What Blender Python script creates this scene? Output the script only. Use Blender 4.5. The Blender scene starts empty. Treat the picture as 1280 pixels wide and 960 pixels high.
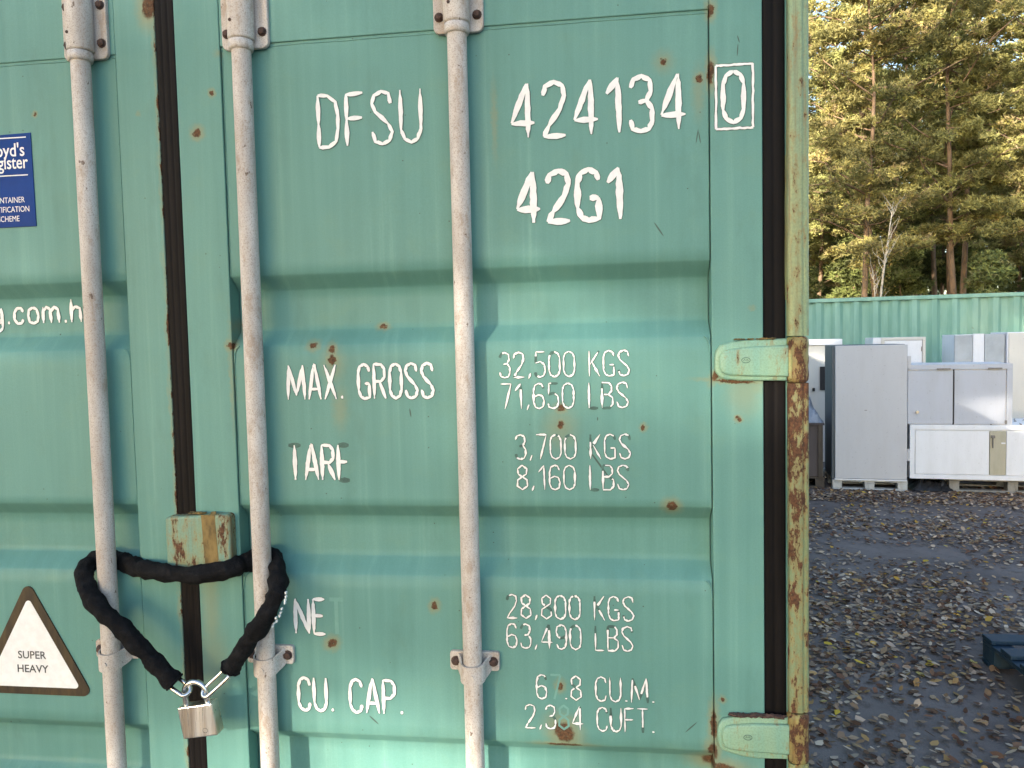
import bpy, bmesh, math, random
import numpy as np
from mathutils import Vector, Matrix, noise as mn
R = math.radians
rnd = random.Random(7)
rng = np.random.default_rng(7)
scn = bpy.context.scene
COL = scn.collection

# ------------------------------------------------------------------ camera
cam_data = bpy.data.cameras.new("camera")
cam = bpy.data.objects.new("camera", cam_data); COL.objects.link(cam)
cam_data.sensor_width = 36.0
cam_data.lens = 950 / 1280 * 36.0
cam_data.clip_start = 0.05
cam_data.clip_end = 2000
_y, _p, _r = R(-7.45), R(-3.13), R(-1.27)
_f = Vector((math.sin(_y)*math.cos(_p), math.cos(_y)*math.cos(_p), math.sin(_p)))
_rt = Vector((math.cos(_y), -math.sin(_y), 0)); _up = _rt.cross(_f)
_rt2 = _rt*math.cos(_r)+_up*math.sin(_r); _up2 = -_rt*math.sin(_r)+_up*math.cos(_r)
M = Matrix((_rt2, _up2, -_f)).transposed().to_4x4()
M.translation = Vector((0, -1.44, 1.70))
cam.matrix_world = M
scn.camera = cam

# ------------------------------------------------------------------ world, sun, exposure
SUN_EL, SUN_AZ = R(14.0), R(210.0)          # azimuth of the sun, clockwise from +Y
world = bpy.data.worlds.new("World"); scn.world = world; world.use_nodes = True
wn = world.node_tree.nodes; wl = world.node_tree.links
sky = wn.new('ShaderNodeTexSky'); sky.sky_type = 'NISHITA'; sky.sun_disc = False
sky.sun_elevation = SUN_EL; sky.sun_rotation = SUN_AZ
sky.air_density = 1.0; sky.dust_density = 1.0; sky.ozone_density = 1.0
wl.new(sky.outputs[0], wn['Background'].inputs[0]); wn['Background'].inputs[1].default_value = 0.15
sd = bpy.data.lights.new("sun", 'SUN'); sd.energy = 5.0; sd.angle = R(0.53); sd.color = (1.0, 0.90, 0.74)
sun = bpy.data.objects.new("sun", sd); COL.objects.link(sun)
sdir = Vector((math.sin(SUN_AZ)*math.cos(SUN_EL), math.cos(SUN_AZ)*math.cos(SUN_EL), math.sin(SUN_EL)))
sun.rotation_euler = sdir.to_track_quat('Z', 'Y').to_euler(); sun.location = (0, 0, 30)
scn.view_settings.view_transform = 'Standard'; scn.view_settings.look = 'None'
scn.view_settings.exposure = 1.80; scn.view_settings.gamma = 1
scn.render.engine = 'CYCLES'
scn.cycles.max_bounces = 5; scn.cycles.diffuse_bounces = 3; scn.cycles.glossy_bounces = 3; scn.cycles.transmission_bounces = 2; scn.cycles.transparent_max_bounces = 4

# ------------------------------------------------------------------ helpers
WO = {}          # world matrix of every parent by name
def wm(o): return WO[o.name] if o is not None else Matrix.Identity(4)
def tag(o, label=None, cat=None, group=None, kind=None):
    if label: o['label'] = label
    if cat: o['category'] = cat
    if group: o['group'] = group
    if kind: o['kind'] = kind
    return o
def thing(name, loc, label, cat, group=None, rz=0.0):
    o = bpy.data.objects.new(name, None); COL.objects.link(o)
    o.empty_display_size = 0.1
    o.location = loc; o.rotation_euler = (0, 0, rz)
    WO[o.name] = Matrix.Translation(Vector(loc)) @ Matrix.Rotation(rz, 4, 'Z')
    return tag(o, label, cat, group)
def link(name, me, parent, local, mats=None, smooth=False):
    """local: position of the mesh origin in the parent's frame"""
    o = bpy.data.objects.new(name, me); COL.objects.link(o)
    o.parent = parent; o.location = local
    WO[o.name] = wm(parent) @ Matrix.Translation(Vector(local))
    if mats:
        for m in (mats if isinstance(mats, (list, tuple)) else [mats]):
            me.materials.append(m)
    return o
class MB:
    """collects geometry in the frame of its parent; build() makes one mesh with its origin at its centre"""
    def __init__(s): s.v = []; s.f = []; s.m = []; s.sm = []
    def add(s, vs, fs, mi=0, smooth=False):
        k = len(s.v); s.v.extend([tuple(v) for v in vs])
        for f in fs: s.f.append(tuple(i+k for i in f)); s.m.append(mi); s.sm.append(smooth)
        return s
    def box(s, x0, x1, y0, y1, z0, z1, mi=0, bev=0.0, jit=0.0):
        if bev <= 0:
            vs = [(x, y, z) for x in (x0, x1) for y in (y0, y1) for z in (z0, z1)]
            fs = [(0,1,3,2),(4,6,7,5),(0,4,5,1),(2,3,7,6),(0,2,6,4),(1,5,7,3)]
            return s.add(vs, fs, mi)
        bm = bmesh.new(); bmesh.ops.create_cube(bm, size=1)
        for v in bm.verts:
            v.co = ((x0+x1)/2+v.co.x*(x1-x0), (y0+y1)/2+v.co.y*(y1-y0), (z0+z1)/2+v.co.z*(z1-z0))
        bmesh.ops.bevel(bm, geom=bm.edges[:], offset=bev, segments=2, affect='EDGES', profile=0.5)
        return s.bm(bm, mi)
    def bm(s, bm, mi=0, smooth=False):
        bm.verts.index_update()
        s.add([v.co[:] for v in bm.verts], [[v.index for v in f.verts] for f in bm.faces], mi, smooth)
        bm.free(); return s
    def tube(s, pts, rad, n=12, mi=0, cap=True, smooth=True, flat=None):
        """rad: number or list; flat: list of (ru, rv) multipliers"""
        pts = [Vector(p) for p in pts]; m = len(pts)
        rs = rad if isinstance(rad, (list, tuple)) else [rad]*m
        t0 = (pts[1]-pts[0]).normalized()
        u = t0.orthogonal().normalized()
        vs = []; fs = []
        for i in range(m):
            t = (pts[min(i+1, m-1)]-pts[max(i-1, 0)]).normalized()
            u = (u-t*u.dot(t)).normalized(); w = t.cross(u)
            for k in range(n):
                a = 2*math.pi*k/n
                vs.append(pts[i]+(u*math.cos(a)+w*math.sin(a))*rs[i])
        for i in range(m-1):
            for k in range(n):
                a = i*n+k; b = i*n+(k+1) % n
                fs.append((a, b, b+n, a+n))
        s.add(vs, fs, mi, smooth)
        if cap:
            s.add([vs[k] for k in range(n)], [tuple(range(n-1, -1, -1))], mi)
            s.add([vs[(m-1)*n+k] for k in range(n)], [tuple(range(n))], mi)
        return s
    def prism(s, pts, y0, y1, mi=0, bev=0.0, seg=2, smooth=False):
        """outline pts in (x, z) extruded along y from y0 (back) to y1 (front), the front rim bevelled"""
        bm = bmesh.new()
        a = [bm.verts.new((p[0], y0, p[1])) for p in pts]; b = [bm.verts.new((p[0], y1, p[1])) for p in pts]
        n = len(pts); ft = bm.faces.new(b); bm.faces.new(a[::-1])
        for i in range(n): bm.faces.new((a[i], a[(i+1) % n], b[(i+1) % n], b[i]))
        bmesh.ops.recalc_face_normals(bm, faces=bm.faces[:])
        if bev > 0:
            bmesh.ops.bevel(bm, geom=list(ft.edges), offset=bev, segments=seg, affect='EDGES', profile=0.5)
        return s.bm(bm, mi, smooth)
    def build(s, name, mats, parent=None, origin=None, smooth=None):
        V = np.array(s.v, dtype=float)
        c = V.mean(0) if origin is None else np.array(origin, dtype=float)
        if origin is None: c = (V.min(0)+V.max(0))/2
        me = bpy.data.meshes.new(name); me.from_pydata((V-c).tolist(), [], s.f)
        me.polygons.foreach_set('material_index', s.m)
        me.polygons.foreach_set('use_smooth', [True]*len(s.f) if smooth else s.sm)
        bmx = bmesh.new(); bmx.from_mesh(me); bmesh.ops.recalc_face_normals(bmx, faces=bmx.faces[:]); bmx.to_mesh(me); bmx.free()
        me.update()
        return link(name, me, parent, tuple(c), mats)
def kids(o): return [c for c in bpy.data.objects if c.parent == o]
def copy_tree(o, loc=None, rz=None, parent=None, label=None, scale=None):
    ch = kids(o)
    c = o.copy(); COL.objects.link(c); c.parent = parent
    if loc is not None: c.location = loc
    if rz is not None: c.rotation_euler = (0, 0, rz)
    if scale is not None: c.scale = (scale,)*3
    if label: c['label'] = label
    for k in ch: copy_tree(k, parent=c)
    return c
def rrect(x0, x1, z0, z1, r, n=5):
    pts = []
    for cx, cz, a0 in ((x1-r, z1-r, 0), (x0+r, z1-r, 90), (x0+r, z0+r, 180), (x1-r, z0+r, 270)):
        for k in range(n+1):
            a = R(a0+90*k/n); pts.append((cx+r*math.cos(a), cz+r*math.sin(a)))
    return pts

# ------------------------------------------------------------------ materials
class Nt:
    def __init__(s, name):
        s.mat = bpy.data.materials.new(name); s.mat.use_nodes = True
        s.t = s.mat.node_tree; s.n = s.t.nodes; s.b = s.n['Principled BSDF']
        s.out = s.n['Material Output']
    def N(s, t, **k):
        n = s.n.new(t)
        for a, b in k.items(): setattr(n, a, b)
        return n
    def L(s, a, b): s.t.links.new(a, b)
    def set(s, inp, v):
        if hasattr(v, 'links') or hasattr(v, 'is_output'): s.L(v, inp)
        else: inp.default_value = v
    def math(s, op, a, b=0.5, c=None, clamp=False):
        n = s.N('ShaderNodeMath', operation=op); n.use_clamp = clamp
        s.set(n.inputs[0], a); s.set(n.inputs[1], b)
        if c is not None: s.set(n.inputs[2], c)
        return n.outputs[0]
    def pos(s): return s.N('ShaderNodeNewGeometry').outputs['Position']
    def objc(s): return s.N('ShaderNodeTexCoord').outputs['Object']
    def scale(s, v, sc):
        n = s.N('ShaderNodeVectorMath', operation='MULTIPLY'); s.set(n.inputs[0], v); n.inputs[1].default_value = sc
        return n.outputs[0]
    def noise(s, v, sc, det=3, rough=0.55, dist=0.0, col=False):
        n = s.N('ShaderNodeTexNoise'); s.L(v, n.inputs['Vector'])
        n.inputs['Scale'].default_value = sc; n.inputs['Detail'].default_value = det
        n.inputs['Roughness'].default_value = rough; n.inputs['Distortion'].default_value = dist
        return n.outputs['Color' if col else 'Fac']
    def vor(s, v, sc, feat='F1'):
        n = s.N('ShaderNodeTexVoronoi'); n.feature = feat; s.L(v, n.inputs['Vector']); n.inputs['Scale'].default_value = sc
        return n
    def rng(s, f, a, b, c=0.0, d=1.0, smooth=True):
        n = s.N('ShaderNodeMapRange'); n.interpolation_type = 'SMOOTHSTEP' if smooth else 'LINEAR'
        s.set(n.inputs[0], f)
        for i, v in zip((1, 2, 3, 4), (a, b, c, d)): n.inputs[i].default_value = v
        return n.outputs[0]
    def mix(s, f, a, b, mode='MIX'):
        n = s.N('ShaderNodeMix', data_type='RGBA', blend_type=mode)
        s.set(n.inputs[0], f)
        for i, v in ((6, a), (7, b)):
            if isinstance(v, tuple): v = (*v[:3], 1.0)
            s.set(n.inputs[i], v)
        return n.outputs[2]
    def bump(s, h, st, dist=0.001, prev=None):
        n = s.N('ShaderNodeBump'); n.inputs['Strength'].default_value = st; n.inputs['Distance'].default_value = dist
        s.L(h, n.inputs['Height'])
        if prev is not None: s.L(prev, n.inputs['Normal'])
        return n.outputs[0]
    def fin(s, col, rough=0.5, nrm=None, metal=0.0, spec=0.5):
        s.set(s.b.inputs['Base Color'], (*col, 1.0) if isinstance(col, tuple) else col)
        s.set(s.b.inputs['Roughness'], rough); s.set(s.b.inputs['Metallic'], metal)
        s.set(s.b.inputs['Specular IOR Level'], spec)
        if nrm is not None: s.L(nrm, s.b.inputs['Normal'])
        return s.mat

RUST_AND_SHADOW = [(-0.804, 2.127, 0.0084, 0.0084, 0, 0.9), (-0.7701, 2.2026, 0.0042, 0.005, 0, 0.8), (-1.1557, 2.1854, 0.0036, 0.0036, 0, 0.8), (0.1026, 2.2047, 0.005, 0.0057, 0, 1), (0.1026, 2.2047, 0.0115, 0.0129, 0, 0.35), (0.1664, 2.1691, 0.0057, 0.0071, 0, 1), (0.1648, 2.1464, 0.0071, 0.0284, 0, 0.35), (0.1863, 2.1778, 0.0056, 0.0198, 0, 0.9), (0.1871, 2.2879, 0.0056, 0.0112, 0, 0.7), (-0.4484, 1.737, 0.008, 0.0048, 0, 1), (-0.5833, 1.7025, 0.0082, 0.0066, 0, 0.7), (-0.5442, 1.6938, 0.0066, 0.0082, 0, 1), (-0.5449, 1.6733, 0.0082, 0.0098, 0, 0.9), (-0.5435, 1.6654, 0.0148, 0.023, 0, 0.35), (-0.0958, 1.572, 0.0076, 0.0061, 0, 1), (-0.0964, 1.5414, 0.0061, 0.0076, 0, 1), (-0.0965, 1.5353, 0.0198, 0.0244, 0, 0.35), (0.0583, 1.5356, 0.0044, 0.0044, 0, 0.7), (0.1098, 1.3856, 0.0103, 0.0089, 20, 1), (-0.5657, 1.103, 0.0101, 0.0084, -30, 0.8), (-0.3524, 1.1851, 0.0065, 0.0081, 10, 0.6), (-0.1013, 0.9403, 0.0218, 0.0171, 40, 1), (-0.1074, 1.0326, 0.0062, 0.0078, 0, 0.8), (-0.1018, 0.913, 0.0343, 0.0047, 0, 0.8), (-0.2106, 2.1186, 0.0038, 0.0426, 0, 0.45), (0.2319, 1.5507, 0.0043, 0.0043, 0, 0.8), (0.1829, 0.9688, 0.0059, 0.0266, 0, 0.9), (0.1811, 0.9172, 0.0089, 0.0148, 0, 0.9), (0.1995, 1.0193, 0.0044, 0.0044, 0, 0.8), (-0.7522, 1.7061, 0.0068, 0.0068, 0, 0.9), (-0.737, 1.7441, 0.0084, 0.0101, 0, 0.7), (-0.7533, 1.6451, 0.0034, 0.068, 0, 0.5), (-0.8198, 1.1692, 0.0122, 0.0787, 0, 0.45), (-0.82, 1.0516, 0.0211, 0.0527, 0, 0.25), (-0.8951, 2.3768, 0.0136, 0.0238, 0, 0.9), (-0.8786, 2.2656, 0.0051, 0.0102, 0, 0.7), (-0.5319, 1.5782, 0.0098, 0.0263, 0, 0.3), (0.2422, 1.5994, 0.02, 0.0286, 0, 0.25), (-0.9771, 1.2752, 0.0054, 0.0107, 0, 0.5), (-1.2413, 1.9776, 0.0055, 0.0055, 0, 0.5), (0.2572, 1.7531, 0.0042, 0.0028, 0, 0.2), (-0.9281, 2.1718, 0.0034, 0.0034, 0, 0.5), (0.1927, 0.8833, 0.0296, 0.0119, 0, 0.7), (-0.755, 2.2772, 0.005, 0.005, 0, 0.5),
        (-0.7205, 1.325, 0.006, 0.012, 0, 0.8), (0.225, 1.6195, 0.036, 0.0030, 4, 0.7), (0.192, 1.632, 0.005, 0.012, 30, 0.9), (0.262, 1.606, 0.012, 0.010, 0, 0.4), (0.2, 0.935, 0.02, 0.006, 0, 0.5)]  # includes rust along the upper hinge's lower edge that paints in its shadow
SCR = [(0.082, 1.9169, 0.1006, 1.8884, 0.002), (-0.3908, 1.5767, -0.3882, 1.5579, 0.0019), (-0.4939, 0.9571, -0.4729, 0.9382, 0.0022), (-0.0485, 1.4998, -0.0013, 1.4325, 0.0024), (0.1643, 2.0822, 0.1597, 2.0537, 0.0014), (0.1642, 2.0779, 0.1683, 2.0533, 0.0014), (0.2331, 2.2409, 0.2372, 2.2265, 0.0014), (0.2344, 2.2267, 0.2328, 2.2029, 0.0014), (0.1533, 0.9722, 0.1292, 0.9492, 0.0018), (-0.0265, 1.556, -0.0266, 1.5484, 0.0015), (-1.3174, 0.8919, -1.3073, 0.9012, 0.0019), (-1.2884, 0.8985, -1.2843, 0.904, 0.0023), (-1.1545, 1.7362, -1.1506, 1.7394, 0.0018)]
TEAL_A, TEAL_B = (0.104, 0.252, 0.230), (0.140, 0.305, 0.275)
def rust_color(m, P):
    n = m.noise(P, 160, 4, 0.7)
    c = m.mix(m.rng(n, 0.3, 0.7), (0.042, 0.020, 0.013), (0.135, 0.060, 0.028))
    return c
def door_paint():
    m = Nt('door_paint'); P = m.pos()
    warp = m.noise(P, 85, 4, 0.7, col=True)
    w = m.N('ShaderNodeVectorMath', operation='MULTIPLY_ADD'); m.L(warp, w.inputs[0]); w.inputs[1].default_value = (0.016,)*3
    sb = m.N('ShaderNodeVectorMath', operation='SUBTRACT'); m.L(P, sb.inputs[0]); sb.inputs[1].default_value = (0.008,)*3
    m.L(sb.outputs[0], w.inputs[2]); W = w.outputs[0]
    big = m.noise(m.scale(P, (1.0, 1, 0.55)), 2.6, 4, 0.6)
    streak = m.noise(m.scale(P, (38, 8, 0.9)), 1.0, 4, 0.6)
    fine = m.noise(P, 420, 2, 0.6)
    blot = m.noise(P, 14, 4, 0.65)
    f = m.math('ADD', m.math('MULTIPLY', big, 0.55), m.math('MULTIPLY', streak, 0.45))
    col = m.mix(m.rng(f, 0.32, 0.68), TEAL_A, TEAL_B)
    col = m.mix(m.rng(blot, 0.50, 0.75, 0, 0.35), col, (0.15, 0.29, 0.23))
    col = m.mix(m.rng(streak, 0.56, 0.76, 0, 0.40), col, (0.19, 0.37, 0.32))
    col = m.mix(m.rng(fine, 0.3, 0.7, 0, 0.16), col, (0.07, 0.16, 0.13))
    # specks of dirt
    grime = m.noise(m.scale(P, (6, 3, 2.0)), 1.4, 5, 0.7)
    col = m.mix(m.rng(grime, 0.52, 0.72, 0, 0.30), col, (0.075, 0.17, 0.15))
    sp = m.vor(P, 34); sm = m.math('LESS_THAN', sp.outputs['Distance'], 0.045)
    sc = m.N('ShaderNodeSeparateColor'); m.L(sp.outputs['Color'], sc.inputs[0])
    sm = m.math('MULTIPLY', sm, m.math('GREATER_THAN', sc.outputs[0], 0.62))
    col = m.mix(m.math('MULTIPLY', sm, 0.7), col, (0.05, 0.05, 0.035))
    # rust spots, their halos and the shadow painted under the upper hinge
    core = None; halo = None
    for (x, z, rx, rz, a, st) in RUST_AND_SHADOW:
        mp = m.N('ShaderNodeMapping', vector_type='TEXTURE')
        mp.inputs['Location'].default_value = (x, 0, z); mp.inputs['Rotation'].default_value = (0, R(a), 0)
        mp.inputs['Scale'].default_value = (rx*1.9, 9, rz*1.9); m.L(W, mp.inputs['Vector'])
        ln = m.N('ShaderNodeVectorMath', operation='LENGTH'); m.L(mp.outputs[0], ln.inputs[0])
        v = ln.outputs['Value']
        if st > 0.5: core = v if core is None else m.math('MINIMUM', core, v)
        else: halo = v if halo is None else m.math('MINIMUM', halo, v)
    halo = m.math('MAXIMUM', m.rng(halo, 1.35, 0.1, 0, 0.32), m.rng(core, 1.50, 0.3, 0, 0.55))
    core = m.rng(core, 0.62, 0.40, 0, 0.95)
    # rust creeping along the free edge of the left door
    sx = m.N('ShaderNodeSeparateXYZ'); m.L(P, sx.inputs[0])
    en = m.noise(m.scale(P, (3, 3, 1)), 22, 4, 0.75)
    d = m.math('ABSOLUTE', m.math('ADD', sx.outputs[0], 0.884))
    e = m.math('SUBTRACT', m.math('MULTIPLY', m.math('SUBTRACT', en, 0.49), 0.030), d)
    side = m.math('LESS_THAN', sx.outputs[0], -0.88)
    edge = m.math('MULTIPLY', m.rng(e, -0.0005, 0.0012), side)
    eh = m.math('MULTIPLY', m.rng(e, -0.010, 0.002, 0, 0.4), side)
    core = m.math('MAXIMUM', core, edge); halo = m.math('MAXIMUM', halo, eh)
    col = m.mix(halo, col, (0.30, 0.24, 0.10))
    rust = rust_color(m, P)
    core = m.math('MULTIPLY', core, m.rng(m.noise(P, 230, 3, 0.7), 0.28, 0.45, 0.45, 1))
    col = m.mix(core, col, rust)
    # scratches
    scr = None
    for (x0, z0, x1, z1, wd) in SCR:
        L = math.hypot(x1-x0, z1-z0); a = math.atan2(z1-z0, x1-x0)
        mp = m.N('ShaderNodeMapping', vector_type='TEXTURE')
        mp.inputs['Location'].default_value = ((x0+x1)/2, 0, (z0+z1)/2); mp.inputs['Rotation'].default_value = (0, -a, 0)
        mp.inputs['Scale'].default_value = (L*0.55, 9, wd*0.9); m.L(W, mp.inputs['Vector'])
        # the warp is larger than a scratch is wide, so use the plain position
        m.t.links.remove(mp.inputs['Vector'].links[0]); m.L(P, mp.inputs['Vector'])
        ln = m.N('ShaderNodeVectorMath', operation='LENGTH'); m.L(mp.outputs[0], ln.inputs[0])
        v = ln.outputs['Value']; scr = v if scr is None else m.math('MINIMUM', scr, v)
    scr = m.rng(scr, 1.0, 0.6, 0, 0.75)
    col = m.mix(scr, col, (0.045, 0.05, 0.04))
    rough = m.math('ADD', m.math('MULTIPLY', core, 0.4), m.rng(big, 0.3, 0.7, 0.42, 0.56))
    n1 = m.bump(m.noise(P, 5.5, 3, 0.5), 0.5, 0.006)
    n2 = m.bump(fine, 0.12, 0.0006, n1)
    n3 = m.bump(core, 0.5, 0.0008, n2)
    return m.fin(col, rough, n3, 0, 0.24)
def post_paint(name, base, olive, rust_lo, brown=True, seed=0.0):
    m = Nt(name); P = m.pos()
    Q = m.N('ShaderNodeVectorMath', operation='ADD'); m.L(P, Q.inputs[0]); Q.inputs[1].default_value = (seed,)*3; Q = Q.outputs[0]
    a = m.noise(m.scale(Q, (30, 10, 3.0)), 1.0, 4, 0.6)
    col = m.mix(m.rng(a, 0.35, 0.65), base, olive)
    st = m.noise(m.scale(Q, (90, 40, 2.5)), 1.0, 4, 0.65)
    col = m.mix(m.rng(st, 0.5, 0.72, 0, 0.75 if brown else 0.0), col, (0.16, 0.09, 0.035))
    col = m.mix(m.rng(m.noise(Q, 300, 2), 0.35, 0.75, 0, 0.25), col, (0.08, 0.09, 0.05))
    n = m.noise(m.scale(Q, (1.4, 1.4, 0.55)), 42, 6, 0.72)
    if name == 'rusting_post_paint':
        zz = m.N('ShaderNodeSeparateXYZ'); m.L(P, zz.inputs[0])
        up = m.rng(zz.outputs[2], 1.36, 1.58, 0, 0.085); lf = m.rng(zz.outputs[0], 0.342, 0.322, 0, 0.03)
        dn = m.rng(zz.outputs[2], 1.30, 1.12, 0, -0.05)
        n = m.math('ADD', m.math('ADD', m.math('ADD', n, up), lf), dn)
    rm = m.rng(n, rust_lo, rust_lo+0.05)
    rh = m.rng(n, rust_lo-0.10, rust_lo+0.02, 0, 0.6)
    col = m.mix(rh, col, (0.26, 0.17, 0.06))
    col = m.mix(rm, col, rust_color(m, Q))
    nr = m.bump(rm, 0.6, 0.0012); nr = m.bump(m.noise(Q, 260, 3), 0.3, 0.001, nr)
    return m.fin(col, m.math('ADD', m.math('MULTIPLY', rm, 0.4), 0.45), nr, 0, 0.4)
def zinc(name):
    m = Nt(name); P = m.pos()
    col = m.mix(m.rng(m.noise(m.scale(P, (1, 1, 0.25)), 22, 4, 0.65), 0.35, 0.65), (0.44, 0.395, 0.365), (0.58, 0.545, 0.52))
    sp = m.noise(P, 430, 3, 0.7)
    col = m.mix(m.rng(sp, 0.50, 0.62, 0, 0.58), col, (0.25, 0.185, 0.145))
    br = m.noise(m.scale(P, (1.6, 1.6, 0.7)), 24, 5, 0.75)
    col = m.mix(m.rng(br, 0.50, 0.68, 0, 0.65), col, (0.32, 0.235, 0.175))
    bs = m.noise(m.scale(P, (1, 1, 0.6)), 75, 3, 0.6)
    col = m.mix(m.rng(bs, 0.685, 0.72, 0, 0.85), col, (0.11, 0.065, 0.045))
    nr = m.bump(sp, 0.25, 0.0006)
    return m.fin(col, 0.62, nr, 0, 0.35)
def plain(name, col, rough=0.5, var=0.12, sc=12.0, metal=0.0, spec=0.5, bump=0.1, stretch=(1, 1, 1), obj=False):
    m = Nt(name); P = m.objc() if obj else m.pos(); P = m.scale(P, stretch)
    n = m.noise(P, sc, 4, 0.6)
    dk = tuple(c*(1-var) for c in col); lt = tuple(min(1, c*(1+var)) for c in col)
    c = m.mix(m.rng(n, 0.3, 0.7), dk, lt)
    n2 = m.noise(P, sc*14, 3, 0.6)
    c = m.mix(m.rng(n2, 0.55, 0.8, 0, var), c, tuple(k*0.5 for k in col))
    return m.fin(c, rough, m.bump(n2, bump, 0.001) if bump else None, metal, spec)
def grimy(name, col, dirt, amt=0.5, rough=0.5, sc=3.0):
    m = Nt(name); P = m.pos()
    n = m.noise(m.scale(P, (2.2, 2.2, 0.5)), sc, 5, 0.7); n2 = m.noise(P, sc*16, 3, 0.7)
    c = m.mix(m.rng(n, 0.35, 0.75, 0, amt), col, dirt)
    c = m.mix(m.rng(n2, 0.62, 0.74, 0, amt), c, tuple(k*0.45 for k in dirt))
    return m.fin(c, rough, m.bump(n, 0.15, 0.004), 0, 0.4)

M_DOOR = door_paint()
M_POST = post_paint('weathered_sunlit_post_paint', (0.22, 0.32, 0.20), (0.28, 0.33, 0.17), 0.60)  # warm sunlight on the green paint is mixed in as yellow olive
M_POSTLOW = post_paint('rusting_post_paint', (0.17, 0.24, 0.14), (0.22, 0.26, 0.13), 0.515, seed=3.3)  # olive tones paint in warm sunlight, under the post's own rust
M_KNUCKLE = post_paint('rusty_knuckle_paint', (0.28, 0.29, 0.11), (0.18, 0.14, 0.05), 0.49, seed=7.7)
M_HINGE = post_paint('hinge_paint', (0.20, 0.38, 0.30), (0.25, 0.40, 0.28), 0.64, brown=False, seed=1.9)
M_BLOCK = post_paint('chipped_block_paint', (0.14, 0.29, 0.25), (0.20, 0.29, 0.19), 0.56, seed=5.1)
M_RUSTSTREAK = plain('brown_wear', (0.17, 0.115, 0.04), 0.8, 0.4, 60, bump=0.4, stretch=(1, 1, .4))
M_ZINC = zinc('galvanised_steel')
M_BOLT = plain('rusty_bolt', (0.065, 0.035, 0.028), 0.75, 0.4, 150, bump=0.6)
M_RUBBER = plain('black_rubber', (0.0065, 0.0055, 0.006), 0.6, 0.3, 8, spec=0.12, stretch=(9, 9, .4), bump=0.05)
M_WHITE = plain('white_vinyl', (0.78, 0.78, 0.79), 0.55, 0.05, 60, bump=0.05)
M_EDGE = plain('dark_edge', (0.055, 0.12, 0.105), 0.7, 0.3, 60)
M_GHOST = plain('faint_letter_ghost', (0.092, 0.232, 0.208), 0.5, 0.12, 60)
M_PALEGHOST = plain('pale_letter_ghost', (0.135, 0.305, 0.270), 0.5, 0.05, 60)
M_BLUE = plain('blue_sticker', (0.002, 0.040, 0.21), 0.5, 0.10, 14, spec=0.12)
M_BROWN = grimy('dark_brown_border', (0.022, 0.015, 0.010), (0.085, 0.055, 0.022), 0.9, 0.5, 12)
M_INK = plain('grey_ink', (0.07, 0.07, 0.075), 0.6, 0.1, 50)
M_FABRIC = plain('black_nylon', (0.0032, 0.0032, 0.0040), 0.9, 0.35, 40, spec=0.12, bump=0.7)
def nylon():
    m = Nt('black_nylon_weave'); P = m.pos()
    n = m.noise(P, 60, 4, 0.7); w = m.noise(m.scale(P, (1, 1, 1)), 900, 1, 0.5)
    c = m.mix(m.rng(n, 0.4, 0.75), (0.0035, 0.0035, 0.0045), (0.012, 0.012, 0.014))
    return m.fin(c, 0.85, m.bump(w, 0.5, 0.0006, m.bump(n, 0.9, 0.004)), 0, 0.18)
M_FABRIC = nylon()
M_CHROME = plain('polished_steel', (0.62, 0.61, 0.59), 0.22, 0.06, 30, metal=1.0, bump=0.0)
def brushed():
    m = Nt('brushed_lock_steel'); P = m.objc()
    n = m.noise(m.scale(P, (420, 20, 6)), 1.0, 3, 0.6); n2 = m.noise(m.scale(P, (60, 20, 3)), 1.0, 3, 0.5)
    c = m.mix(m.rng(n2, 0.35, 0.65), (0.50, 0.44, 0.38), (0.92, 0.91, 0.90))
    return m.fin(c, m.rng(n, 0.3, 0.7, 0.26, 0.36), m.bump(n2, 0.22, 0.0008), 1.0, 0.5)
M_LOCK = brushed()

# ------------------------------------------------------------------ the container in front
SH = math.sin
def dent(x, z):
    """slow buckling of the sheet, in metres"""
    return 0.0016*mn.noise(Vector((x*2.6, 1.3, z*1.9))) + 0.0008*mn.noise(Vector((x*6.5, 4.3, z*5.0)))
VALLEYS = [1.842, 1.383, 0.915, 0.452]
DEPTH = 0.034
def profile():
    """(z, y, flat) points of the pressed sheet, from the top rail to the bottom rail"""
    P = [(2.44, 0.0)]
    def fil(z0, y0, z1, y1):        # a slope with rounded ends
        L = []
        for k in range(9):
            t = k/8; s = t*t*(3-2*t)*0.22 + t*0.78
            L.append((z0+(z1-z0)*t, y0+(y1-y0)*s))
        return L
    z = 2.44
    for v in VALLEYS:
        while z-0.03 > v: z -= 0.03; P.append((z, 0.0))
        if z-v < 0.012: P.pop()
        P += fil(v+0.003, 0.0, v-0.029, DEPTH)
        P += [(v-0.05, DEPTH), (v-0.075, DEPTH), (v-0.095, DEPTH)]
        P += fil(v-0.106, DEPTH, v-0.141, 0.0)
        z = v-0.141
    while z > 0.25: z -= 0.03; P.append((z, 0.0))
    return P
PROFILE = profile()
def sheet_y(x, z, valley=False):
    return dent(x, z)+(DEPTH if valley else 0.0)

container = thing('shipping_container', (-0.863, 6.05, 0.0), 'teal green steel shipping container with locked double doors filling the foreground', 'shipping container')
CT = Vector((-0.863, 6.05, 0.0))
def cw(mb):                       # world coordinates into the container's frame
    mb.v = [(v[0]-CT.x, v[1]-CT.y, v[2]-CT.z) for v in mb.v]; return mb
def part(mb, name, mats, label=None, smooth=None):
    o = cw(mb).build(name, mats, container, smooth=smooth)
    if label: o['label'] = label
    return o
def sub(mb, name, mats, parent, label=None, smooth=None):
    """mb in world coordinates, parent any part of the container"""
    T = WO[parent.name].translation
    mb.v = [(v[0]-T.x, v[1]-T.y, v[2]-T.z) for v in mb.v]
    o = mb.build(name, mats, parent, smooth=smooth)
    if label: o['label'] = label
    return o

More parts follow.
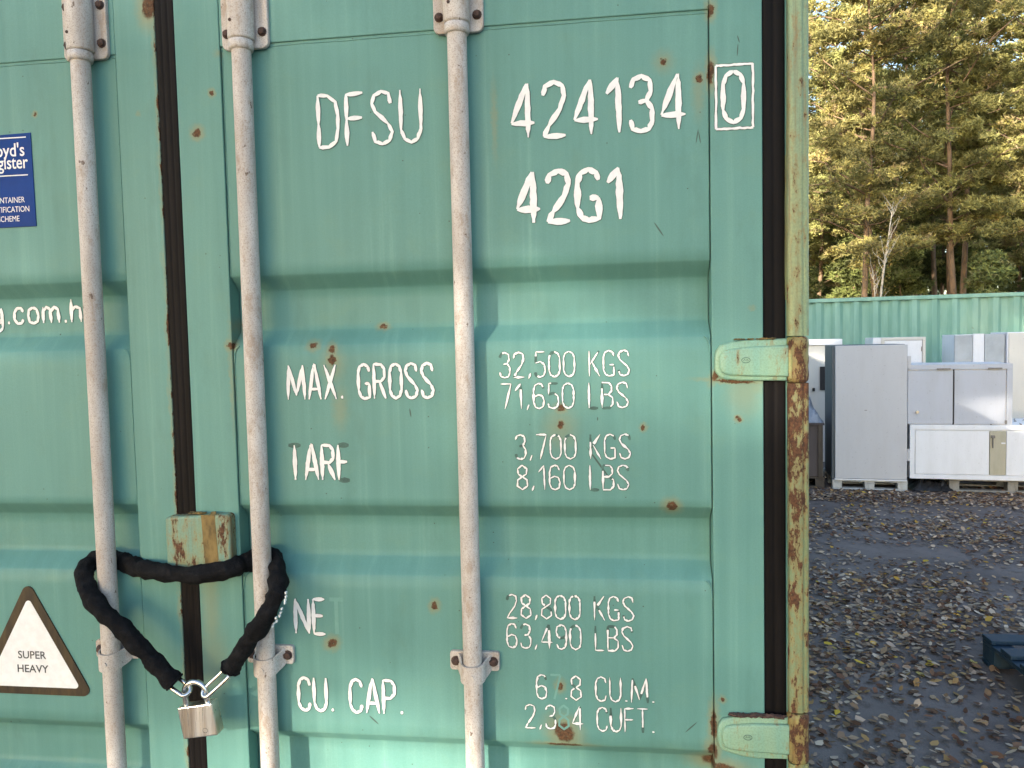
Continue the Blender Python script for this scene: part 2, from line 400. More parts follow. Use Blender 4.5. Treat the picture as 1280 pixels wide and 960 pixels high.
def door_leaf(px0, px1, sx, label):
    px0 += 0.0016; px1 -= 0.0018
    """px0..px1 the pressed panel, sx list of stiles (x0, x1)"""
    mb = MB(); nx = 44
    xs = [px0+(px1-px0)*i/nx for i in range(nx+1)]
    vs = [(x, y+dent(x, z)*(1 if y < 0.01 else 0.7), z) for (z, y) in PROFILE for x in xs]
    fs = []
    for r in range(len(PROFILE)-1):
        for c in range(nx):
            a = r*(nx+1)+c; fs.append((a, a+1, a+nx+2, a+nx+1))
    mb.add(vs, fs, 0, True)
    for x0, x1 in sx:             # stiles: upright box sections, bevelled
        mb.prism(rrect(x0, x1, 0.16, 2.44, 0.0015, 1), 0.055, -0.0045, 0, 0.0018, 2)
    # top and bottom rails, with a weld bead under the top one
    X0, X1 = px0-0.0012, px1+0.0012
    mb.prism([(X0, 2.291), (X1, 2.291), (X1, 2.4405), (X0, 2.4405)], 0.03, -0.0032, 0, 0.0018, 2)
    mb.prism([(X0, 0.1605), (X1, 0.1605), (X1, 0.27), (X0, 0.27)], 0.03, -0.0035, 0, 0.0018, 2)
    def bead(pts):
        mb.tube(pts, [0.0010*(0.8+0.5*rnd.random()) for _ in pts], 6)
    xi0, xi1 = X0+0.001, X1-0.001
    bead([(xi0+(xi1-xi0)*i/60, -0.0002+dent(xi0+(xi1-xi0)*i/60, 2.286), 2.2855+0.0004*math.sin(i*.7)) for i in range(61)])
    lo = 2.44
    for v in VALLEYS+[0.30]:
        top = lo if lo < 2.4 else 2.288
        n = max(2, int((top-v)/0.02))
        for xe, s in ((px0, 1), (px1, -1)):
            bead([(xe+s*(0.0012), dent(xe, top+(v-top)*i/n)-0.0002, top+(v-top)*i/n) for i in range(n+1)])
            if lo < 2.4:          # the little curl where each raised panel starts
                mb.tube([(xe+s*0.012, dent(xe, v)-0.0005, top+0.003), (xe+s*0.006, -0.001, top-0.001), (xe+s*0.002, -0.001, top-0.012), (xe+s*0.001, -0.0005, top-0.03)], 0.0019, 6)
        lo = v-0.141
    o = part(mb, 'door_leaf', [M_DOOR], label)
    return o
door_r = door_leaf(-0.7500, 0.1845, [(-0.8432, -0.7500), (0.1845, 0.2760)], 'right door leaf covered in white stencilled weights and numbers')
door_l = door_leaf(-1.9060, -0.9705, [(-0.9705, -0.8840), (-2.0020, -1.9060)], 'left door leaf with blue sticker and warning triangle')

def gasket(x0, x1, parent, ridges, yb=-0.002):
    mb = MB(); prof = []
    n = ridges*8
    for i in range(n+1):
        t = i/n; x = x0+(x1-x0)*t
        k = (t*ridges) % 1.0
        y = yb - 0.0017*abs(math.sin(math.pi*k))**0.5
        prof.append((x, y))
    zs = [2.46-0.06*i for i in range(39)]
    vs = []; fs = []; m = n+3
    for z in zs:
        w = 0.0011*mn.noise(Vector((x0*9, 2.2, z*3.1)))
        vs.append((x0+w, 0.05, z))
        vs += [(x+w, y, z) for x, y in prof]
        vs.append((x1+w, 0.05, z))
    for r in range(len(zs)-1):
        for c in range(m-1):
            a = r*m+c; fs.append((a, a+1, a+m+1, a+m))
    mb.add(vs, fs, 0, True)
    return sub(mb, 'gasket', [M_RUBBER], parent)
gasket(-0.8836, -0.8436, door_r, 3)
gasket(0.2764, 0.3166, door_r, 2, 0.004)
gasket(-2.0395, -2.0024, door_l, 2, 0.004)

# ---- stencilled characters
G = {
'A': (.42, [[(0,0),(.19,1)],[(.19,1),(.23,1),(.42,0)],[(.07,.3),(.35,.3)]]),
'B': (.38, [[(0,0),(0,1)],[(0,1),(.26,.98),(.34,.86),(.34,.66),(.22,.53),(0,.53)],[(.22,.53),(.38,.4),(.38,.14),(.26,0),(0,0)]]),
'C': (.38, [[(.38,.76),(.34,.93),(.2,1),(.07,.93),(0,.75),(0,.25),(.07,.07),(.2,0),(.34,.06),(.38,.24)]]),
'D': (.40, [[(0,0),(0,.45),(0,1)],[(0,1),(.2,.98),(.36,.86),(.40,.6),(.40,.35),(.35,.1),(.2,0),(0,0)]]),
'E': (.34, [[(0,0),(0,1)],[(0,1),(.34,1)],[(0,.52),(.28,.52)],[(0,0),(.34,0)]]),
'F': (.34, [[(0,0),(0,.5),(0,1)],[(0,.98),(.34,1)],[(0,.52),(.32,.53)]]),
'G': (.40, [[(.38,.78),(.34,.93),(.2,1),(.06,.93),(0,.75),(0,.25),(.07,.07),(.2,0),(.38,.04),(.38,.44)],[(.38,.44),(.22,.44)]]),
'H': (.38, [[(0,0),(0,1)],[(.38,0),(.38,1)],[(0,.52),(.38,.52)]]),
'K': (.38, [[(0,0),(0,1)],[(0,.42),(.36,1)],[(.1,.56),(.38,0)]]),
'L': (.32, [[(0,1),(0,0)],[(0,0),(.32,0)]]),
'M': (.60, [[(0,0),(.05,1)],[(.05,1),(.30,.12)],[(.30,.12),(.55,1)],[(.55,1),(.60,0)]]),
'N': (.40, [[(0,0),(0,1)],[(0,1),(.40,0)],[(.40,0),(.40,1)]]),
'O': (.40, [[(.2,1),(.06,.92),(0,.75),(0,.25),(.06,.08),(.2,0),(.34,.08),(.40,.25),(.40,.75),(.34,.92),(.2,1)]]),
'P': (.38, [[(0,0),(0,1)],[(0,1),(.26,.98),(.36,.86),(.36,.6),(.24,.47),(0,.45)]]),
'R': (.40, [[(0,0),(0,1)],[(0,1),(.26,.98),(.36,.86),(.36,.62),(.24,.5),(0,.5)],[(.18,.5),(.40,0)]]),
'S': (.40, [[(.38,.76),(.34,.95),(.2,1),(.05,.93),(0,.78),(.07,.62),(.32,.38),(.40,.22),(.34,.06),(.2,0),(.06,.05),(0,.24)]]),
'T': (.40, [[(0,1),(.40,1)],[(.2,1),(.2,0)]]),
'U': (.40, [[(0,1),(0,.25),(.07,.07),(.2,0),(.33,.07),(.40,.25),(.40,1)]]),
'X': (.40, [[(0,0),(.40,1)],[(0,1),(.40,0)]]),
'1': (.26, [[(0,.72),(.20,1)],[(.20,1),(.22,0)]]),
'2': (.40, [[(0,.76),(.04,.93),(.2,1),(.35,.93),(.38,.74),(.30,.5),(.1,.2),(0,0)],[(0,0),(.40,.01)]]),
'3': (.38, [[(0,.8),(.06,.95),(.2,1),(.34,.92),(.36,.72),(.28,.56),(.14,.53)],[(.28,.56),(.38,.4),(.38,.18),(.32,.04),(.18,0),(.04,.05),(0,.22)]]),
'4': (.42, [[(.28,1),(0,.28)],[(0,.27),(.42,.27)],[(.30,1),(.30,0)]]),
'5': (.38, [[(.36,1),(.04,1),(.02,.56)],[(.02,.56),(.2,.62),(.35,.5),(.38,.25),(.32,.06),(.18,0),(.03,.06),(0,.2)]]),
'6': (.38, [[(.36,.8),(.3,.97),(.18,1),(.05,.92),(0,.7),(0,.25),(.06,.06),(.2,0),(.34,.08),(.38,.3),(.32,.5),(.18,.55),(0,.45)]]),
'7': (.38, [[(0,1),(.38,1)],[(.38,1),(.14,0)]]),
'8': (.38, [[(.19,.53),(.04,.64),(.02,.86),(.19,1),(.36,.86),(.34,.64),(.19,.53)],[(.19,.53),(.02,.4),(0,.15),(.19,0),(.38,.15),(.36,.4),(.19,.53)]]),
'9': (.38, [[(.02,.2),(.08,.04),(.2,0),(.33,.08),(.38,.3),(.38,.75),(.32,.94),(.2,1),(.04,.92),(0,.7),(.06,.5),(.2,.45),(.38,.55)]]),
'0': (.40, [[(.2,1),(.06,.92),(0,.75),(0,.25),(.06,.08),(.2,0),(.34,.08),(.40,.25),(.40,.75),(.34,.92),(.2,1)]]),
'.': (.10, [[(.02,.05),(.10,.05)]]),
',': (.12, [[(.09,.16),(.02,-.05)]]),
'g': (.40, [[(.38,.45),(.30,.68),(.12,.7),(0,.5),(.02,.18),(.14,0),(.30,.06),(.38,.25)],[(.38,.7),(.40,-.15),(.28,-.32),(.04,-.26)]]),
'c': (.36, [[(.36,.5),(.28,.68),(.12,.68),(0,.48),(0,.2),(.12,0),(.28,.02),(.36,.18)]]),
'o': (.42, [[(.2,.7),(.04,.58),(0,.32),(.06,.06),(.22,0),(.38,.08),(.42,.34),(.36,.6),(.2,.7)]]),
'm': (.64, [[(0,0),(0,.7)],[(0,.5),(.14,.7),(.28,.6),(.32,0)],[(.32,.5),(.46,.7),(.6,.58),(.64,0)]]),
'h': (.38, [[(0,0),(0,1)],[(0,.5),(.16,.68),(.34,.6),(.38,0)]]),
'k': (.36, [[(0,0),(0,1)],[(.02,.3),(.34,.7)],[(.12,.42),(.36,0)]]),
}
def strip(mb, pts, wf, surf, lift, mi, thick=0.0003):
    """a ribbon of varying width laid on the sheet; pts in world (x, z)"""
    n = len(pts); L = []; Rr = []
    for i, (x, z) in enumerate(pts):
        a = pts[max(i-1, 0)]; b = pts[min(i+1, n-1)]
        dx, dz = b[0]-a[0], b[1]-a[1]; l = math.hypot(dx, dz) or 1
        nx, nz = -dz/l, dx/l; w1, w2 = wf[i]
        L.append((x+nx*w1, z+nz*w1)); Rr.append((x-nx*w2, z-nz*w2))
    vs = []
    for (x, z) in L+Rr: vs.append((x, surf(x, z)-lift, z))
    for (x, z) in L+Rr: vs.append((x, surf(x, z)-lift+thick, z))
    m = 2*n; fs = []
    for i in range(n-1):
        fs.append((i, i+1, n+i+1, n+i))
        fs.append((i, m+i, m+i+1, i+1)); fs.append((n+i, n+i+1, m+n+i+1, m+n+i))
    mb.add(vs, fs, mi)
def glyph(ch, x, z, h, sw, parent, surf, mode='full', sxs=1.0, seed=0):
    rr = random.Random(seed*131+ord(ch)); w, lines = G[ch]
    mb = MB(); lift = 0.0010
    def P(p): return (x+p[0]*h*sxs, z+p[1]*h)
    for li, pl in enumerate(lines):
        segs = [(P(pl[i]), P(pl[i+1])) for i in range(len(pl)-1)]
        pts = []; wf = []; S = max(5, int(14/len(segs)))
        tot = len(segs); q0 = rr.random()*9
        for si, (a, b) in enumerate(segs):
            L = math.hypot(b[0]-a[0], b[1]-a[1]); n = max(3, int(L/h*13))
            for k in range(n+1):
                if si and k == 0: continue
                t = k/n; lens = 0.50+0.62*math.sin(math.pi*min(max(t, 0.0), 1.0))
                if L < h*0.3: lens = 0.74+0.3*math.sin(math.pi*t)*rr.uniform(.4, 1)
                endp = (si == 0 and t < 0.15) or (si == tot-1 and t > 0.85)
                if endp: lens *= 0.45+0.5*rr.random()
                if mode == 'worn': lens *= 0.55+0.6*abs(mn.noise(Vector((q0*3.1+seed, li*7.7+si*1.9, t*2.2))))*2
                jx = h*0.0022
                q = (a[0]+(b[0]-a[0])*t+rr.uniform(-jx, jx), a[1]+(b[1]-a[1])*t+rr.uniform(-jx, jx))
                pts.append(q); ww = sw/2*lens
                wf.append((ww*rr.uniform(.88, 1.12), ww*rr.uniform(.88, 1.12)))
        cw_ = [(sw*0.52, sw*0.52)]*len(pts)
        if mode in ('pale',):
            strip(mb, pts, cw_, surf, lift-0.0005+li*0.00002, 0)
            continue
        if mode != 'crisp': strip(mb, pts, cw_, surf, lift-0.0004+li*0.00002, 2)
        off = [(p[0]+h*0.006, p[1]-h*0.008) for p in pts]  # darker, wider strip set right of and below each stroke
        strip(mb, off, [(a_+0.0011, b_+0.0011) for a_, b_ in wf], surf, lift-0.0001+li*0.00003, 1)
        cut = 0
        if mode == 'worn' and rr.random() < 0.7 and len(pts) > 8: cut = rr.randint(1, 4)
        if mode == 'bare': cut = int(len(pts)*0.8) if (ch, li) in (('T', 0), ('E', 1), ('E', 3), ('L', 1)) else 0
        pp, ww = (pts, wf)
        if cut:
            if rr.random() < 0.5 or mode == 'bare': pp, ww = pts[:len(pts)-cut], wf[:len(pts)-cut]
            else: pp, ww = pts[cut:], wf[cut:]
        if len(pp) > 1: strip(mb, pp, ww, surf, lift+0.0002+li*0.00005, 0)
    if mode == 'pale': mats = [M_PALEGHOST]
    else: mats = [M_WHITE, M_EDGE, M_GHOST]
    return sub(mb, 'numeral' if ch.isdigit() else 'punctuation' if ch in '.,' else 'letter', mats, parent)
def line_of(text, x0, x1, z0, z1, sw, parent, surf, mode='full', gap=0.145, space=0.22, pale=(), skip=(), modes={}, seed=0):
    h = z1-z0; tot = 0; pos = []
    for i, ch in enumerate(text):
        w = space if ch == ' ' else G[ch][0]
        pos.append(tot); tot += w+gap
    tot -= gap; s = (x1-x0)/(tot*h)
    for i, ch in enumerate(text):
        if ch == ' ' or i in skip: continue
        md = 'pale' if i in pale else modes.get(i, mode)
        glyph(ch, x0+pos[i]*h*s, z0, h, sw, parent, surf, md, s, seed+i)
SF = lambda x, z: dent(x, z)
ST = lambda x, z: -0.0045
SV = lambda x, z: dent(x, z)*0.7+DEPTH
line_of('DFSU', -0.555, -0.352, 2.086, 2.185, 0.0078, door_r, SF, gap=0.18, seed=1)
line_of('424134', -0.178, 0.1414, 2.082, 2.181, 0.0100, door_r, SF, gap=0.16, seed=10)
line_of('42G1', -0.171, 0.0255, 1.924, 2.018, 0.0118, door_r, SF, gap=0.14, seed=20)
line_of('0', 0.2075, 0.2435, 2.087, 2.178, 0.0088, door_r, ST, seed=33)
box = MB()
cr = [(0.1950, 2.0765), (0.1950, 2.1890), (0.2595, 2.1890), (0.2595, 2.0765)]
for i in range(4):
    a, b = cr[i], cr[(i+1) % 4]; n = 14
    pts = [(a[0]+(b[0]-a[0])*k/n+rnd.uniform(-.0004, .0004), a[1]+(b[1]-a[1])*k/n+rnd.uniform(-.0004, .0004)) for k in range(n+1)]
    strip(box, pts, [(0.0021*rnd.uniform(.7, 1.25), 0.0021*rnd.uniform(.7, 1.25)) for _ in pts], ST, 0.0012+i*0.00005, 0)
    strip(box, pts, [(0.0032, 0.0032) for _ in pts], ST, 0.0007+i*0.00003, 1)
sub(box, 'letter_frame', [M_WHITE, M_EDGE], door_r, 'white outlined box around the last digit')
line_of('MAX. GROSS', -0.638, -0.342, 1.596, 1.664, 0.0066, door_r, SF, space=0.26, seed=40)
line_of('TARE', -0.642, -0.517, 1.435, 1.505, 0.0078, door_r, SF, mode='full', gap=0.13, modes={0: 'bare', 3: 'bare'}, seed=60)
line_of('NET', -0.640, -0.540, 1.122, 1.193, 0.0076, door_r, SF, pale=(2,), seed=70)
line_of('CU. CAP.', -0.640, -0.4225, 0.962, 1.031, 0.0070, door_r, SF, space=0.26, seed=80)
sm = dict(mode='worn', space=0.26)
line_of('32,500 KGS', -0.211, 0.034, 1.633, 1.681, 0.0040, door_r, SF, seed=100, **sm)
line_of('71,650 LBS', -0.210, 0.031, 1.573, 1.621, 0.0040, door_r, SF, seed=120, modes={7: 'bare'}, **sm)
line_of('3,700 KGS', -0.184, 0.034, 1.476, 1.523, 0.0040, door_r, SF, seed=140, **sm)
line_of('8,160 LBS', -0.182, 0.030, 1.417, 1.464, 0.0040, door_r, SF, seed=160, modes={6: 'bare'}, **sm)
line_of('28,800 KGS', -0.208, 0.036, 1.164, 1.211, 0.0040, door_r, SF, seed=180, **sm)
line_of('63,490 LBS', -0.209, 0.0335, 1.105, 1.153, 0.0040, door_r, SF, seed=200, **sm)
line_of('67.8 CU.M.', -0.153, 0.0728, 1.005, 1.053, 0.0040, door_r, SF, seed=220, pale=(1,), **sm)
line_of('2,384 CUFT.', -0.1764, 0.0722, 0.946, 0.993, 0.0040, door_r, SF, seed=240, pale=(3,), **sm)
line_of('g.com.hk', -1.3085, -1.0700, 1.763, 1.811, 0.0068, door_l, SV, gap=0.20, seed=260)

# ---- stickers on the left door
def text_mesh(body, size, x, z, align='CENTER', wide=1.0, bold=0.0):
    cu = bpy.data.curves.new('t', 'FONT'); cu.body = body; cu.size = size; cu.align_x = align; cu.offset = bold; cu.resolution_u = 3
    o = bpy.data.objects.new('t', cu); COL.objects.link(o)
    dg = bpy.context.evaluated_depsgraph_get(); me = bpy.data.meshes.new_from_object(o.evaluated_get(dg))
    vs = [(v.co.x*wide+x, v.co.y+z) for v in me.vertices]; fs = [tuple(p.vertices) for p in me.polygons]
    bpy.data.objects.remove(o); bpy.data.curves.remove(cu); bpy.data.meshes.remove(me)
    return vs, fs
def add_text(mb, body, size, x, z, y, mi=0, **k):
    vs, fs = text_mesh(body, size, x, z, **k)
    mb.add([(a, y, b) for a, b in vs], fs, mi)
def flat_shape(pts, y0, y1, mat, name, parent, label=None):
    return sub(MB().prism(pts, y0, y1, 0, 0.0), name, [mat], parent, label)
YS = -0.0022
stk = flat_shape([(-1.2862, 1.9600), (-1.1660, 1.9600), (-1.1672, 2.1490), (-1.2866, 2.1470)], 0.0012, YS, M_BLUE, 'sticker', door_l, 'blue certification sticker with white lettering')
def merge_into(o, mb, mat):
    """adds print to the sheet of a sticker (same object, own material slot)"""
    T = WO[o.name].translation; me = o.data; me.materials.append(mat); k = len(me.materials)-1
    bm = bmesh.new(); bm.from_mesh(me)
    vs = [bm.verts.new((v[0]-T.x, v[1]-T.y, v[2]-T.z)) for v in mb.v]
    for f in mb.f:
        try: bm.faces.new([vs[i] for i in f]).material_index = k
        except ValueError: pass
    bm.to_mesh(me); bm.free()
t = MB(); Yt = YS-0.0005
add_text(t, "Lloyd's", 0.0375, -1.1815, 2.1035, Yt, align='RIGHT', wide=0.86, bold=0.0004)
add_text(t, "Register", 0.0375, -1.1765, 2.0785, Yt-0.00005, align='RIGHT', wide=0.80, bold=0.0004)
add_text(t, "CONTAINER", 0.0165, -1.2265, 2.0095, Yt, wide=0.82)
add_text(t, "CERTIFICATION", 0.0165, -1.2265, 1.9905, Yt, wide=0.82)
add_text(t, "SCHEME", 0.0165, -1.2265, 1.9715, Yt, wide=0.82)
for z in (2.1395, 2.0635):
    t.add([(-1.277, Yt, z), (-1.1775, Yt, z), (-1.1775, Yt, z+0.0022), (-1.277, Yt, z+0.0022)], [(0, 1, 2, 3)])
merge_into(stk, t, M_WHITE)
def round_tri(ax, az, half, base, r, n=6):
    P = [Vector((ax, az)), Vector((ax-half, base)), Vector((ax+half, base))]; out = []
    for i in range(3):
        p = P[i]; a = (P[i-1]-p).normalized(); b = (P[(i+1) % 3]-p).normalized()
        ang = math.acos(a.dot(b)); d = r/math.tan(ang/2); c = p+(a+b).normalized()*(r/math.sin(ang/2))
        p0 = p+a*d-c; p1 = p+b*d-c
        a0 = math.atan2(p0.y, p0.x); a1 = math.atan2(p1.y, p1.x)
        da = (a1-a0+math.pi) % (2*math.pi)-math.pi
        for k in range(n+1): out.append((c.x+r*math.cos(a0+da*k/n), c.y+r*math.sin(a0+da*k/n)))
    return out
tri = flat_shape(round_tri(-1.2325, 1.2215, 0.139, 0.9725, 0.014), 0.0012, YS, M_BROWN, 'warning_triangle', door_l, 'white warning triangle with worn brown border')
flat = MB().prism(round_tri(-1.2325, 1.1835, 0.110, 0.9890, 0.007), YS+0.0002, YS-0.0004, 0, 0.0)
merge_into(tri, flat, M_WHITE)
t = MB()
add_text(t, "SUPER", 0.0232, -1.2310, 1.0510, YS-0.0009, wide=1.02, bold=0.0003)
add_text(t, "HEAVY", 0.0232, -1.2310, 1.0210, YS-0.0009, wide=1.02, bold=0.0003)
merge_into(tri, t, M_INK)

# ---- lock rods, their brackets and clamps
ROD_Y, ROD_R = -0.028, 0.0182
def lathe(mb, x, y, prof, n=28, mi=0, a0=0.0):
    vs = []; fs = []
    for r, z in prof:
        for k in range(n): a = 2*math.pi*k/n+a0; vs.append((x+r*math.cos(a), y+r*math.sin(a), z))
    for i in range(len(prof)-1):
        for k in range(n): a = i*n+k; b = i*n+(k+1) % n; fs.append((a, b, b+n, a+n))
    mb.add(vs, fs, mi, True)
    mb.add([vs[k] for k in range(n)], [tuple(range(n))], mi); mb.add([vs[(len(prof)-1)*n+k] for k in range(n)], [tuple(range(n))], mi)
    return mb
def bolt(x, y, z, r, parent, label=None):
    mb = MB(); n = 6; a0 = rnd.random()
    bm = bmesh.new()
    ring = lambda rr, yy, nn, ph: [bm.verts.new((x+rr*math.cos(2*math.pi*k/nn+ph), yy, z+rr*math.sin(2*math.pi*k/nn+ph))) for k in range(nn)]
    A = ring(r*1.25, y, 12, 0); B = ring(r*1.25, y-0.0016, 12, 0)
    for k in range(12): bm.faces.new((A[k], A[(k+1) % 12], B[(k+1) % 12], B[k]))
    bm.faces.new(B)
    C_ = ring(r, y-0.0016, 6, a0); D_ = ring(r*0.98, y-0.0065, 6, a0); E_ = ring(r*0.62, y-0.0085, 6, a0)
    for k in range(6):
        bm.faces.new((C_[k], C_[(k+1) % 6], D_[(k+1) % 6], D_[k])); bm.faces.new((D_[k], D_[(k+1) % 6], E_[(k+1) % 6], E_[k]))
    bm.faces.new(E_)
    mb.bm(bm)
    return sub(mb, 'bolt', [M_BOLT], parent)
def rod(x):
    mb = MB()
    prof = []; z = 0.2
    while z < 2.42: prof.append((ROD_R+0.00025*mn.noise(Vector((x*7, 0, z*14))), z)); z += 0.03
    lathe(mb, x, ROD_Y, prof)
    return part(mb, 'lock_rod', [M_ZINC])
def hump_plate(mb, xc, halfw, z0, z1, yb, yf, hr, r=0.012, thick=0.004, bend=None):
    """a pressed plate: flat ears at yb and a half-round hump over the rod reaching yf"""
    xs = []
    n = 22
    sec = [(-halfw, yb), (-hr-0.007, yb), (-hr-0.002, yb-0.003)]
    for k in range(n+1):
        a = math.pi-math.pi*k/n
        sec.append((hr*math.cos(a), (ROD_Y+0.004)-(abs(ROD_Y+0.004-yf))*math.sin(a)))
    sec += [(hr+0.002, yb-0.003), (hr+0.007, yb), (halfw, yb)]
    rows = 13; vs = []; fs = []; m = len(sec)
    for i in range(rows):
        t = i/(rows-1); z = z0+(z1-z0)*t
        for (dx, y) in sec:
            ez = 0.0
            ear = abs(dx) > hr+0.004
            zz = z
            if ear:                       # rounded ear corners
                e = (abs(dx)-(halfw-r))
            vs.append((xc+dx, y, zz))
    for i in range(rows-1):
        for c in range(m-1): a = i*m+c; fs.append((a, a+1, a+m+1, a+m))
    mb.add(vs, fs, 0, True)
def bearing(x, z0=2.277):
    """top bracket: a flanged plate with a sleeve round the rod and a collar at its foot"""
    mb = MB()
    mb.prism(rrect(x-0.0475, x+0.0475, z0+0.004, 2.4385, 0.013, 5), -0.0034, -0.0115, 0, 0.0022, 2)
    prof = [(0.0205, z0+0.014), (0.0243, z0+0.0155), (0.0250, z0+0.018), (0.0250, 2.40)]
    lathe(mb, x, ROD_Y+0.002, prof, 32)
    lathe(mb, x, ROD_Y, [(0.0185, z0-0.006), (0.0222, z0-0.005), (0.0232, z0+0.001), (0.0228, z0+0.012), (0.0190, z0+0.0135)], 32)
    o = part(mb, 'rod_bracket', [M_ZINC])
    for sx in (-1, 1):
        for zz in (z0+0.034, z0+0.108):
            bolt(x+sx*0.0360, -0.0115, zz, 0.0072, o)
    h = MB(); a = -0.35
    cx, cy = x-0.010, ROD_Y+0.002-0.0250*0.93
    h.tube([(cx, cy+0.002, z0+0.045), (cx, cy-0.0012, z0+0.045)], 0.0032, 10)
    sub(h, 'drain_hole', [M_BOLT], o)
    return o
def clamp(x, z=1.079):
    mb = MB()
    mb.prism(rrect(x-0.0490, x+0.0490, z-0.0185, z+0.0195, 0.006, 4), -0.0006, -0.0085, 0, 0.0018, 2)
    # strap that wraps the front of the rod, dropping lower than the ears
    rows = 9; n = 26; vs = []; fs = []
    for i in range(rows):
        t = i/(rows-1)
        for k in range(n+1):
            s = k/n; 
            u = (s-0.5)*2                    # -1..1 across
            if abs(u) > 0.62:
                q = (abs(u)-0.62)/0.38; dx = 0.0245+q*0.0085; y = -0.028+0.0185*q**0.7
            else:
                a = u/0.62*math.pi*0.5; dx = abs(0.0245*math.sin(a)); y = -0.028-0.0235*math.cos(a)
            X = x+math.copysign(dx, u)
            front = max(0.0, math.cos(u*math.pi/2))**0.7
            zt = z+0.015-0.010*front; zb = z-0.017-0.014*front
            vs.append((X, y, zt+(zb-zt)*t))
    for i in range(rows-1):
        for c in range(n): a = i*(n+1)+c; fs.append((a, a+1, a+n+2, a+n+1))
    mb.add(vs, fs, 0, True)
    # inner skin closes the thickness at the rims
    k0 = len(vs); vin = [(v[0]*0.86+x*0.14, v[1]*0.86-0.028*0.14, v[2]) for v in vs]
    ring = []
    for rr in (0, rows-1):
        for c in range(n):
            a = rr*(n+1)+c
            ring.append((a, a+1, k0+a+1, k0+a))
    mb.add(vs+vin, ring, 0)
    o = part(mb, 'rod_clamp', [M_ZINC])
    for sx in (-1, 1): bolt(x+sx*0.0370, -0.0085, z+0.0005, 0.0078, o)
    rv = MB(); rv.tube([(x+0.001, -0.0505, z-0.014), (x+0.001, -0.0535, z-0.014)], 0.0042, 12)
    sub(rv, 'rivet', [M_ZINC], o)
    return o
for x in (-1.453, -1.0290, -0.6935, -0.2730):
    rod(x); bearing(x, 2.277 if x < -0.9 else 2.275); clamp(x)

# ---- locking block over the seam
mb = MB()
bk = rrect(-0.8985, -0.7585, 1.2450, 1.3640, 0.010, 5)
bk = [(px, pz+(0.006 if px > -0.83 and pz > 1.3 else 0)) for px, pz in bk]
mb.prism(bk, -0.0048, -0.0270, 0, 0.006, 4)
mb.prism([(-0.8135, 1.2460), (-0.7850, 1.2460), (-0.7868, 1.30), (-0.7905, 1.3685), (-0.8190, 1.3685), (-0.8165, 1.31)], -0.0262, -0.0276, 1, 0.0)
for i in range(16):
    cx = rnd.uniform(-0.846, -0.790); r_ = rnd.uniform(0.003, 0.006)
    bm = bmesh.new(); bmesh.ops.create_icosphere(bm, subdivisions=1, radius=r_)
    for v in bm.verts: v.co = Vector((cx, -0.016+rnd.uniform(-.006, .004), 1.3705))+Vector((v.co.x*1.6, v.co.y, v.co.z*0.6))*(0.7+0.6*rnd.random())
    mb.bm(bm, 1)
part(mb, 'locking_block', [M_BLOCK, M_RUSTSTREAK], 'chipped rusty locking block over the door seam')

